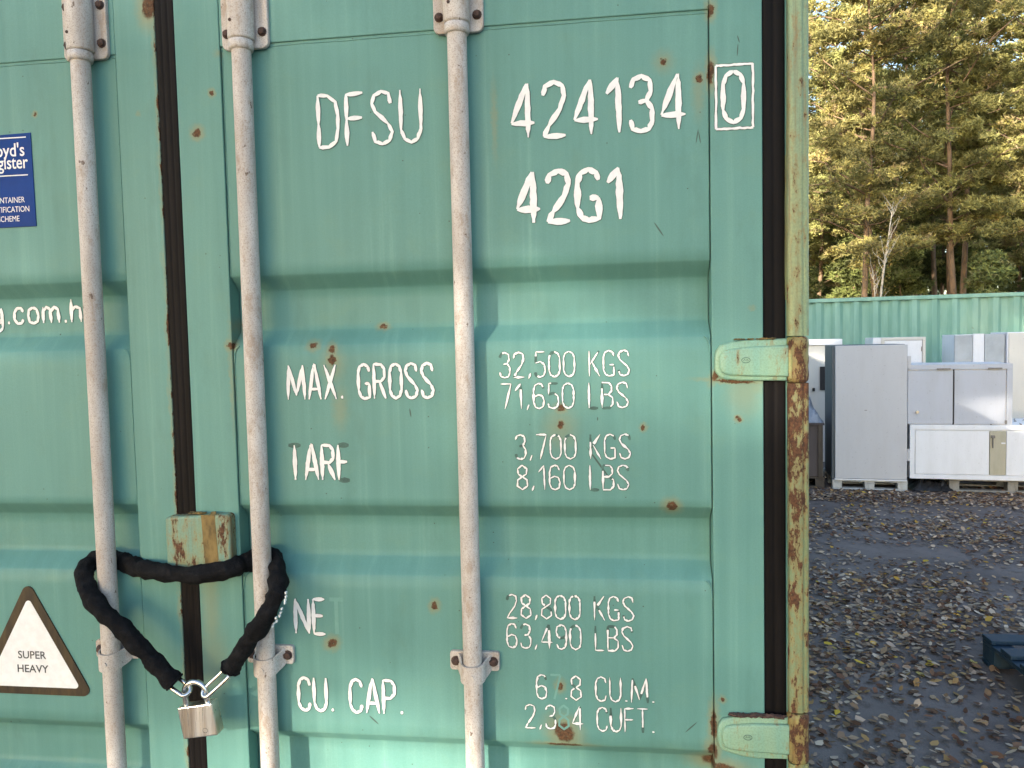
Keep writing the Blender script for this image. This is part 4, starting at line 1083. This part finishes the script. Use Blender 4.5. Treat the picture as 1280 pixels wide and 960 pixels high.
MB().box(0.0, 0.80, 0.022, 0.65, 0.0, 1.69, 0, 0.006).build('cabinet_body', [M_WHITECAB], t)
MB().box(0.012, 0.79, 0.0, 0.0215, 0.05, 1.68, 0, 0.004).build('cabinet_door', [M_CREAM], t)
t = thing('wall_cabinet', back(0.925, 0.0, 0.0), 'small white framed cabinet peeping up behind the tall grey one', 'cabinet', None, A8)
MB().box(0.0, 0.622, 0.022, 0.6, 0.0, 1.655, 0, 0.005).build('cabinet_body', [M_WHITECAB], t)
fr = MB(); fr.box(0.10, 0.622, 0.0, 0.021, 1.620, 1.655, 0, 0.002).box(0.10, 0.135, 0.0, 0.021, 0.9, 1.619, 0, 0.002).box(0.588, 0.622, 0.0, 0.021, 0.9, 1.619, 0, 0.002); fr.build('face_frame', [M_CREAM], t)
MB().box(0.145, 0.578, 0.006, 0.021, 0.9, 1.610, 0, 0.003).build('cabinet_door', [M_WHITECAB], t)
MB().box(0.569, 0.577, -0.006, 0.005, 1.47, 1.53, 0, 0.001).build('hinge', [M_HW], t)
t = thing('chest_cabinet', back(-0.25, 0.0, 0.0), 'cream cabinet with a white top strip left of the tall grey cabinet', 'cabinet', None, A8)
MB().box(0.0, 0.87, 0.03, 0.62, 0.0, 1.57, 0, 0.005).build('cabinet_body', [M_CREAM], t)
MB().box(-0.01, 0.80, 0.0, 0.63, 1.572, 1.650, 0, 0.006).build('top_strip', [M_WHITECAB], t)
MB().box(0.525, 0.64, 0.012, 0.029, 0.97, 1.285, 0, 0.001).build('dark_opening', [M_DARK], t)
MB().box(0.43, 0.46, -0.01, 0.029, 0.955, 1.0, 0, 0.004).build('latch', [M_DARK], t)

pallet('pallet', rowpt(-0.97, 0.06, 0.004), A8, 0.90, 0.80, M_WOODD, 'dark damp pallet under the brown crate beside the corner post', H=0.125, nb=5)
t = thing('crate', rowpt(-0.95, 0.04, 0.132), 'dark brown panelled crate on a damp pallet beside the grey cabinet', 'crate', None, A8)
MB().box(0.0, 0.86, 0.02, 0.72, 0.0, 0.575, 0, 0.005).build('crate_body', [M_BROWNBOX], t)
fr = MB()
for x in (0.0, 0.28, 0.56, 0.81): fr.box(x, x+0.05, 0.0, 0.0195, 0.0, 0.575, 0, 0.002)
fr.build('crate_batten', [M_WOODD], t)
MB().box(-0.01, 0.875, -0.01, 0.73, 0.577, 0.600, 0, 0.003).build('crate_lid', [M_BROWNBOX], t)
def crumple(x0, x1, y0, y1, z0, h, seed, nx=26, ny=20):
    vs = []; fs = []
    for j in range(ny+1):
        for i in range(nx+1):
            x = x0+(x1-x0)*i/nx; y = y0+(y1-y0)*j/ny
            e = min(i/4, (nx-i)/4, j/3, (ny-j)/3, 1)
            f = abs(mn.noise(Vector((x*7, y*7, seed))))+0.5*abs(mn.noise(Vector((x*17, y*17, seed+4))))
            vs.append((x+0.02*mn.noise(Vector((x*9, y*9, seed+9))), y, z0+e*h*(0.55+0.9*f)))
    for j in range(ny):
        for i in range(nx): a = j*(nx+1)+i; fs.append((a, a+1, a+nx+2, a+nx+1))
    mb = MB(); mb.add(vs, fs, 0, False)
    rim = [(vs[i][0], vs[i][1], z0-0.002) for i in range((nx+1)*(ny+1))]
    return mb
t = crumple(0.0, 0.88, 0.0, 0.70, 0.0, 0.26, 3.0)
o = t.build('plastic_sheet', [M_SHEET]); base = Vector(rowpt(-0.95, 0.05, 0.735))
o.location = Matrix.Rotation(A8, 3, 'Z') @ o.location + base; o.rotation_euler = (0, 0, A8)
tag(o, 'crumpled blue grey plastic sheet lying on the brown crate', 'plastic sheet')
t = crumple(0.0, 0.42, 0.0, 0.5, 0.0, 0.10, 8.0, 18, 16)
o = t.build('black_sheet', [M_TARP]); base = Vector(rowpt(0.80, 0.02, 0.012))
o.location = Matrix.Rotation(A8, 3, 'Z') @ o.location + base; o.rotation_euler = (0, 0, A8)
tag(o, 'crumpled black plastic stuffed beneath the left end of the long white cabinet', 'plastic sheet')
# dark low box added under the row to keep daylight out
t = thing('dark_box', rowpt(0.70, 0.62, 0.0), 'dark box added behind the pallets to keep daylight out', 'box', None, A8)
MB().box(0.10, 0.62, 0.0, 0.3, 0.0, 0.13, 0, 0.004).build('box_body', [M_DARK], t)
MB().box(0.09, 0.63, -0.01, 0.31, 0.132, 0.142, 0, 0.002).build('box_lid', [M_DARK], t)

# ------------------------------------------------------------------ container behind the cabinets
def far_paint():
    m = Nt('far_container_paint'); P = m.pos()
    n = m.noise(m.scale(P, (4, 4, 0.6)), 1.5, 4, 0.65); b = m.noise(P, 0.8, 4, 0.6)
    c = m.mix(m.rng(n, 0.35, 0.65), (0.19, 0.36, 0.29), (0.26, 0.45, 0.37))
    c = m.mix(m.rng(b, 0.5, 0.75, 0, 0.35), c, (0.36, 0.46, 0.33))
    c = m.mix(m.rng(m.noise(P, 7, 4, 0.7), 0.70, 0.76, 0, 0.6), c, (0.14, 0.11, 0.06))
    return m.fin(c, 0.55, None, 0, 0.3)
M_FAR = far_paint()
FC = Vector((1.2, 11.55, 0.0)); FA = R(-7.5)
far = thing('shipping_container', FC, 'pale green corrugated container behind the row of discarded cabinets', 'shipping container', None, FA)
mb = MB(); pts = []; x = 0.14; nn = 0; ribs = []
FH = 2.30
while x < 12.0:
    pts += [(x, 0.0), (x+0.07, 0.0), (x+0.125, 0.048), (x+0.223, 0.048)]; x += 0.278
pts.append((12.06, 0.0)); vs = []; fs = []
for (a, b) in pts: vs += [(a, b, 0.16), (a, b, FH-0.075)]
for i in range(len(pts)-1): fs.append((2*i, 2*i+2, 2*i+3, 2*i+1))
mb.add(vs, fs, 0); mb.build('side_wall', [M_FAR], far)
MB().box(0.0, 12.19, -0.022, 0.05, FH-0.074, FH-0.015, 0, 0.006).build('top_rail', [M_FAR], far)
MB().box(0.0, 12.19, -0.022, 0.05, 0.0, 0.158, 0, 0.006).build('bottom_rail', [M_FAR], far)
for x in (0.0, 12.062): MB().box(x, x+0.13, -0.024, 0.10, 0.1585, FH-0.0745, 0, 0.006).build('corner_post', [M_FAR], far)
MB().box(0.02, 12.17, 0.0505, 2.40, FH-0.06, FH-0.022, 0, 0.004).build('roof', [M_FAR], far)
MB().box(0.03, 12.16, 2.40, 2.43, 0.0, FH-0.061, 0).build('side_wall', [M_FAR], far)
for x in (0.02, 12.13): MB().box(x, x+0.03, 0.11, 2.395, 0.0, FH-0.061, 0).build('end_wall', [M_FAR], far)
lit = MB()
for i in range(900):
    x, y, r_ = rnd.uniform(0.1, 12.1), abs(rnd.gauss(0, 0.35)), rnd.uniform(.015, .035); a = rnd.random()*6
    z = FH-0.014 if y < 0.05 else FH-0.020
    lit.add([(x+r_*math.cos(a), y+r_*math.sin(a), z), (x-r_*.5*math.sin(a), y+r_*.5*math.cos(a), z+.03*rnd.random()), (x-r_*math.cos(a), y-r_*math.sin(a), z), (x+r_*.5*math.sin(a), y-r_*.5*math.cos(a), z+.02*rnd.random())], [(0, 1, 2, 3)], 0)
o = lit.build('needle_litter', [plain('dry_needles', (0.24, 0.17, 0.08), 0.8, 0.4, 9)])
o.location = Matrix.Rotation(FA, 3, 'Z') @ o.location + FC; o.rotation_euler = (0, 0, FA)
tag(o, 'dry needles and leaves lying along the roof edge of the pale green container', 'leaves', kind='stuff')

# ------------------------------------------------------------------ trees
M_NEEDLE = tint_mat('pine_needles', 0.5, 0.42, 0.3)
def bark(name, lo, hi, h=4.0):
    m = Nt(name); P = m.objc(); s = m.N('ShaderNodeSeparateXYZ'); m.L(P, s.inputs[0])
    n = m.noise(m.scale(P, (1, 1, 0.35)), 9, 4, 0.7)
    c = m.mix(m.rng(m.math('ADD', s.outputs[2], m.math('MULTIPLY', n, 2.0)), h-1, h+2.5), lo, hi)
    c = m.mix(m.rng(n, 0.45, 0.7, 0, 0.6), c, tuple(k*0.35 for k in lo))
    return m.fin(c, 0.85, m.bump(n, 0.8, 0.02))
M_BARK = bark('pine_bark', (0.13, 0.10, 0.08), (0.24, 0.155, 0.095), 1.0)
M_BIRCH = bark('birch_bark', (0.50, 0.47, 0.42), (0.52, 0.46, 0.38), 2.0)
def make_pine(seed, H, cb, spread, tufts, shape=1.0, hue=0, name='pine_tree', pads=6, blade=0.13, dark=1.0):
    """returns (trunk MB, crown arrays): H height, cb height where the crown begins"""
    g = np.random.default_rng(seed); r = random.Random(seed)
    mb = MB(); lean = Vector((r.uniform(-.35, .35), r.uniform(-.35, .35), 0))
    tp = [Vector((lean.x*(t**1.6)+0.22*math.sin(t*5+seed)+0.07*math.sin(t*13+seed), lean.y*(t**1.6)+0.10*math.cos(t*4+seed), H*t)) for t in [i/14 for i in range(15)]]
    mb.tube(tp, [0.10*(H/13)*(1-0.88*i/14) for i in range(15)], 8)
    def at(z):
        t = z/H*14; i = min(int(t), 13); return tp[i].lerp(tp[i+1], t-i)
    C = []; nb = int((H-cb)*7)
    for b in range(nb):
        f = (b+r.random())/nb; z = cb+(H-cb)*f*0.985
        prof = (math.sin(math.pi*min(1, (f*0.82+0.18)))**0.7) if shape > 0.5 else (1-f)*0.9+0.1
        L = spread*prof*r.uniform(0.45, 1.15); az = r.uniform(0, 2*math.pi)
        p0 = at(z); d = Vector((math.cos(az), math.sin(az), 0)); pts = []
        up = r.uniform(-0.05, 0.5) if shape > .5 else r.uniform(-.35, .05)
        for k in range(6):
            t = k/5; pts.append(p0+d*L*t+Vector((0, 0, L*(up*t+0.15*math.sin(t*3+b))))+Vector((r.uniform(-1, 1), r.uniform(-1, 1), r.uniform(-1, 1)))*0.06*L*t)
        mb.tube(pts, [0.024*(L/2+.2)*(1-0.8*k/5) for k in range(6)], 4, cap=False)
        for q in range(pads):
            t = r.uniform(0.06, 1.0)**0.8; i = min(int(t*5), 4); c = pts[i].lerp(pts[i+1], t*5-i)
            side = Vector((-d.y, d.x, 0))*r.uniform(-0.42, 0.42)*L*(0.3+t*0.6)
            c = c+side+Vector((0, 0, r.uniform(-.05, .18)))
            if r.random() < 0.35: mb.tube([pts[i], (pts[i]+c)/2+Vector((0, 0, .03)), c], [0.012, 0.009, 0.004], 3, cap=False)
            C.append((c.x, c.y, c.z, r.uniform(0.18, 0.42), r.random()))
    C = np.array(C); per = max(3, int(tufts/len(C)))
    cen = np.repeat(C, per, axis=0); N = len(cen)
    off = g.normal(0, 1, (N, 3)); off /= np.linalg.norm(off, axis=1)[:, None]; off *= g.uniform(0.2, 1, (N, 1))**0.6
    P = cen[:, :3]+off*cen[:, 3:4]*np.array([1, 1, 0.5])
    K = 7; P = np.repeat(P, K, axis=0); n = len(P)
    D = g.normal(0, 1, (n, 3)); D[:, 2] = D[:, 2]*0.8+0.45; D /= np.linalg.norm(D, axis=1)[:, None]
    S = np.cross(D, g.normal(0, 1, (n, 3))); S /= np.linalg.norm(S, axis=1)[:, None]
    ln = g.uniform(0.6, 1.2, (n, 1))*blade; wd = g.uniform(0.09, 0.17, (n, 1))*blade*1.1
    V = np.stack([P-S*wd, P+S*wd, P+D*ln], axis=1).reshape(-1, 3); F = np.arange(n*3).reshape(-1, 3)
    # leaf colour: each spray of needles has its own tone
    tone = np.repeat(np.clip(np.repeat(C[:, 4], per)*0.75+g.uniform(0, 0.35, N), 0, 1), K)
    A = np.array([0.150, 0.155, 0.060]); B = np.array([0.680, 0.620, 0.230]); Cc = np.array([0.54, 0.44, 0.22])
    col = A+(B-A)*tone[:, None]; col = np.where(tone[:, None] > 0.9, Cc, col)*g.uniform(0.75, 1.25, (n, 1))*dark*np.repeat(np.repeat(0.5+0.7*np.modf(C[:, 4]*7.3)[0], per), K)[:, None]
    col[:, 1] *= 1+0.10*hue; col[:, 0] *= 1-0.12*hue
    return mb, (V, F, np.repeat(col, 3, axis=0))
def tree_proto(name, trunk, crown, bark_m, label, cat, group, loc, rz=0.0):
    t = thing(name, loc, label, cat, group, rz)
    o = trunk.build('trunk', [bark_m], t, origin=(0, 0, 0))
    if crown is not None:
        me = fast_mesh('crown', crown[0], crown[1], [M_NEEDLE], crown[2]); link('crown', me, t, (0, 0, 0))
    return t
specs = [(11, 12.5, 3.6, 2.5, 11000, 1.0, 0.0), (23, 14.5, 4.5, 2.3, 10000, 1.0, 0.3), (37, 13.0, 3.5, 2.6, 12000, 1.0, -0.2), (41, 16.0, 7.0, 2.3, 8000, 1.0, 0.2)]
protos = []
crown_labels = {}
# trees one can tell apart beyond the container; (proto, x, y, rz, scale, label)
front = [
 (2, 5.6, 16.6, 0.3, 0.80, 'broad bushy pine nearest the rusty corner post'),
 (0, 7.9, 17.4, 1.9, 0.86, 'full rounded pine just right of the two pale birch stems'),
 (2, 10.3, 17.2, 4.0, 0.84, 'bushy pine above the stainless cabinet at the right'),
 (1, 6.9, 20.0, 2.2, 0.90, 'pine rising behind the gap between the two nearest pines'),
 (3, 9.2, 19.6, 5.1, 0.72, 'tall open pine with twisted orange limbs against the blue sky'),
 (0, 12.1, 19.5, 0.8, 0.88, 'rounded pine cut off by the right edge of the photo'),
]
for i, s in enumerate(specs):
    mb, cr_ = make_pine(s[0], s[1], s[2], s[3], s[4], s[5], s[6])
    k = next(f for f in front if f[0] == i)
    p = tree_proto('pine_tree', mb, cr_, M_BARK, k[5], 'pine', None, (k[1], k[2], floor_z(k[1], k[2])-.05), k[3]); p.scale = (k[4],)*3
    protos.append((p, k))
for f in front:
    if any(f is k for _, k in protos): continue
    copy_tree(protos[f[0]][0], (f[1], f[2], floor_z(f[1], f[2])-.05), f[3], label=f[5], scale=f[4])
r = random.Random(99); GL = 'sunlit pine standing in the wood beyond the green container'
for (ya, yb, n, xa, xb) in ((23, 26, 6, 5, 15), (28, 32, 8, 4.0, 20), (33, 40, 12, 4, 24), (42, 54, 14, 2, 34)):
    for i in range(n):
        x = xa+(xb-xa)*(i+r.uniform(.1, .9))/n; y = r.uniform(ya, yb)
        c = copy_tree(protos[r.randint(0, 3)][0], (x, y, floor_z(x, y)-.05), r.uniform(0, 6.28), label=GL, scale=r.uniform(.8, 1.05)); c['group'] = 'pines of the wood behind the container'
# pines left of view and behind the viewer: they close the clearing and break up the low sun
r = random.Random(15)
GL2 = 'pine of the wood that stands behind the viewer across the yard'
EXTRA = [(-2, 24, 3, 1.0), (2.5, 25, 1, 2.0), (1.8, 34, 0, 5.0), (-1.5, 35, 3, 3.0)]
sx_, sy_ = math.sin(SUN_AZ), math.cos(SUN_AZ)
for row, (dd, n) in enumerate(((42, 7), (15, 5))):
    for i in range(n):
        q = (-12 if dd > 25 else -6)+(23 if dd > 25 else 12)*(i+0.5+r.uniform(-.3, .3)+0.25*(row % 2))/n; d = dd+r.uniform(-1.8, 1.8)
        x, y = sx_*d-sy_*q, sy_*d+sx_*q
        c = copy_tree(protos[r.choice((0, 1, 3, 1))][0], (x, y, 0), r.uniform(0, 6.28), label=GL2, scale=r.uniform(1.2, 1.4)*(1 if dd > 25 else 0.62)); c['group'] = 'pines behind the viewer'
for q, d, k, rz in EXTRA:
    c = copy_tree(protos[k][0], (sx_*d-sy_*q, sy_*d+sx_*q, 0), rz, label=GL2, scale=1.3); c['group'] = 'pines behind the viewer'
for i in range(9):
    x = -20+2.6*i+r.uniform(-.6, .6); y = 17+r.uniform(0, 6)
    c = copy_tree(protos[r.randint(0, 3)][0], (x, y, floor_z(x, y)-.05), r.uniform(0, 6.28), label='pine hidden behind the foreground container', scale=r.uniform(.85, 1.05)); c['group'] = 'pines hidden by the container'

# birches with bare pale stems
def birch(seed, H, lean, r0):
    rr = random.Random(seed); mb = MB()
    tp = [Vector((lean[0]*t+0.10*math.sin(t*4+seed), lean[1]*t, H*t)) for t in [i/12 for i in range(13)]]
    mb.tube(tp, [r0*(1-0.85*i/12) for i in range(13)], 7)
    tips = []
    for b in range(13):
        t = rr.uniform(0.62, 0.98); i = min(int(t*12), 11); p = tp[i].lerp(tp[i+1], t*12-i)
        az = rr.uniform(0, 6.28); L = rr.uniform(.3, 1.1)*(1.2-t*0.7); pts = [p+Vector((math.cos(az)*L*.45*k/4+rr.uniform(-.03,.03), math.sin(az)*L*.45*k/4, L*(0.95*k/4)-0.15*L*(k/4)**2)) for k in range(5)]
        mb.tube(pts, [0.009*(1-0.8*k/4) for k in range(5)], 4, cap=False)
        tips += pts[2:]
    g = np.random.default_rng(seed); T = np.array([p[:] for p in tips]); P = np.repeat(T, 9, axis=0)+g.normal(0, .14, (len(T)*9, 3)); n = len(P)
    D = g.normal(0, 1, (n, 3)); D /= np.linalg.norm(D, axis=1)[:, None]; S = np.cross(D, g.normal(0, 1, (n, 3))); S /= np.linalg.norm(S, axis=1)[:, None]
    V = np.stack([P-S*.013, P+S*.013, P+D*.045], axis=1).reshape(-1, 3)
    col = np.array([(.30, .22, .06)])*g.uniform(.6, 1.3, (n, 1))
    return mb, (V, np.arange(n*3).reshape(-1, 3), np.repeat(col, 3, axis=0))
for (x, y, H, lean, r0, sd_, lb) in ((5.38, 14.75, 4.35, (0.22, 0.1), 0.045, 3, 'slender white stemmed birch leaning slightly right above the container roof'),
                          (5.20, 14.9, 3.0, (0.06, 0.0), 0.035, 5, 'shorter birch sapling beside the slender white birch')):
    mb, cr_ = birch(sd_, H, lean, r0); tree_proto('birch_tree', mb, cr_, M_BIRCH, lb, 'birch', None, (x, y, floor_z(x, y)))
# understory: young spruces and bare undergrowth
mb, cr_ = make_pine(71, 3.4, 0.15, 1.25, 5000, 0.0, 0.9, pads=4, blade=0.10, dark=0.62)
LS = ['low dark green spruce right of the birch stems', 'dark young spruce under the pines at the right', 'small spruce partly behind the right hand pine', 'small dark spruce close to the corner post', 'young spruce deep in the shaded wood', 'dark spruce seen low between the birch stems and the left pine trunk', 'shaded spruce just left of the birch stems, deep in the wood']
pr = tree_proto('spruce_tree', mb, cr_, M_BARK, LS[0], 'spruce', None, (7.9, 15.6, floor_z(7.9, 15.6)-.05), 0.4)
for i, (x, y, s) in enumerate(((9.6, 15.7, 1.0), (11.2, 16.5, 1.1), (4.7, 18.2, 0.9), (8.4, 21.4, 1.25), (8.71, 27.0, 1.8), (7.81, 25.5, 1.6))):
    copy_tree(pr, (x, y, floor_z(x, y)-.05), i*1.7, label=LS[i+1], scale=s)
r = random.Random(31)
for i in range(18):
    y = 30+1.4*i; x = (0.16+0.42*((i*0.618) % 1))*(y+1.4)+r.uniform(-1, 1)
    c = copy_tree(pr, (x, y, floor_z(x, y)-.05), r.uniform(0, 6.28), label='shaded spruce deep among the trunks of the wood', scale=r.uniform(1.7, 2.3)); c['group'] = 'spruces deep in the wood'
g = np.random.default_rng(44); n = 7000
P = np.stack([g.uniform(3, 17, n), g.uniform(15.2, 26, n), np.zeros(n)], 1); P[:, 2] = [floor_z(a, b) for a, b in P[:, :2]]
hh = g.uniform(.25, 1.5, n)*(0.6+0.6*np.sin(P[:, 0]*1.3)**2)
D = np.stack([g.normal(0, .3, n), g.normal(0, .3, n), np.ones(n)], 1); S = np.stack([np.cos(g.uniform(0, 6, n)), np.sin(g.uniform(0, 6, n)), np.zeros(n)], 1)
V = np.stack([P-S*.012, P+S*.012, P+D*hh[:, None]], axis=1).reshape(-1, 3)
col = np.array([(.16, .11, .05)])*g.uniform(.5, 1.4, (n, 1))
tag(link('undergrowth', fast_mesh('undergrowth', V, np.arange(n*3).reshape(-1, 3), [M_NEEDLE], np.repeat(col, 3, axis=0)), None, (0, 0, 0)), 'brown dead stems and twigs covering the floor of the wood', 'undergrowth', kind='stuff')
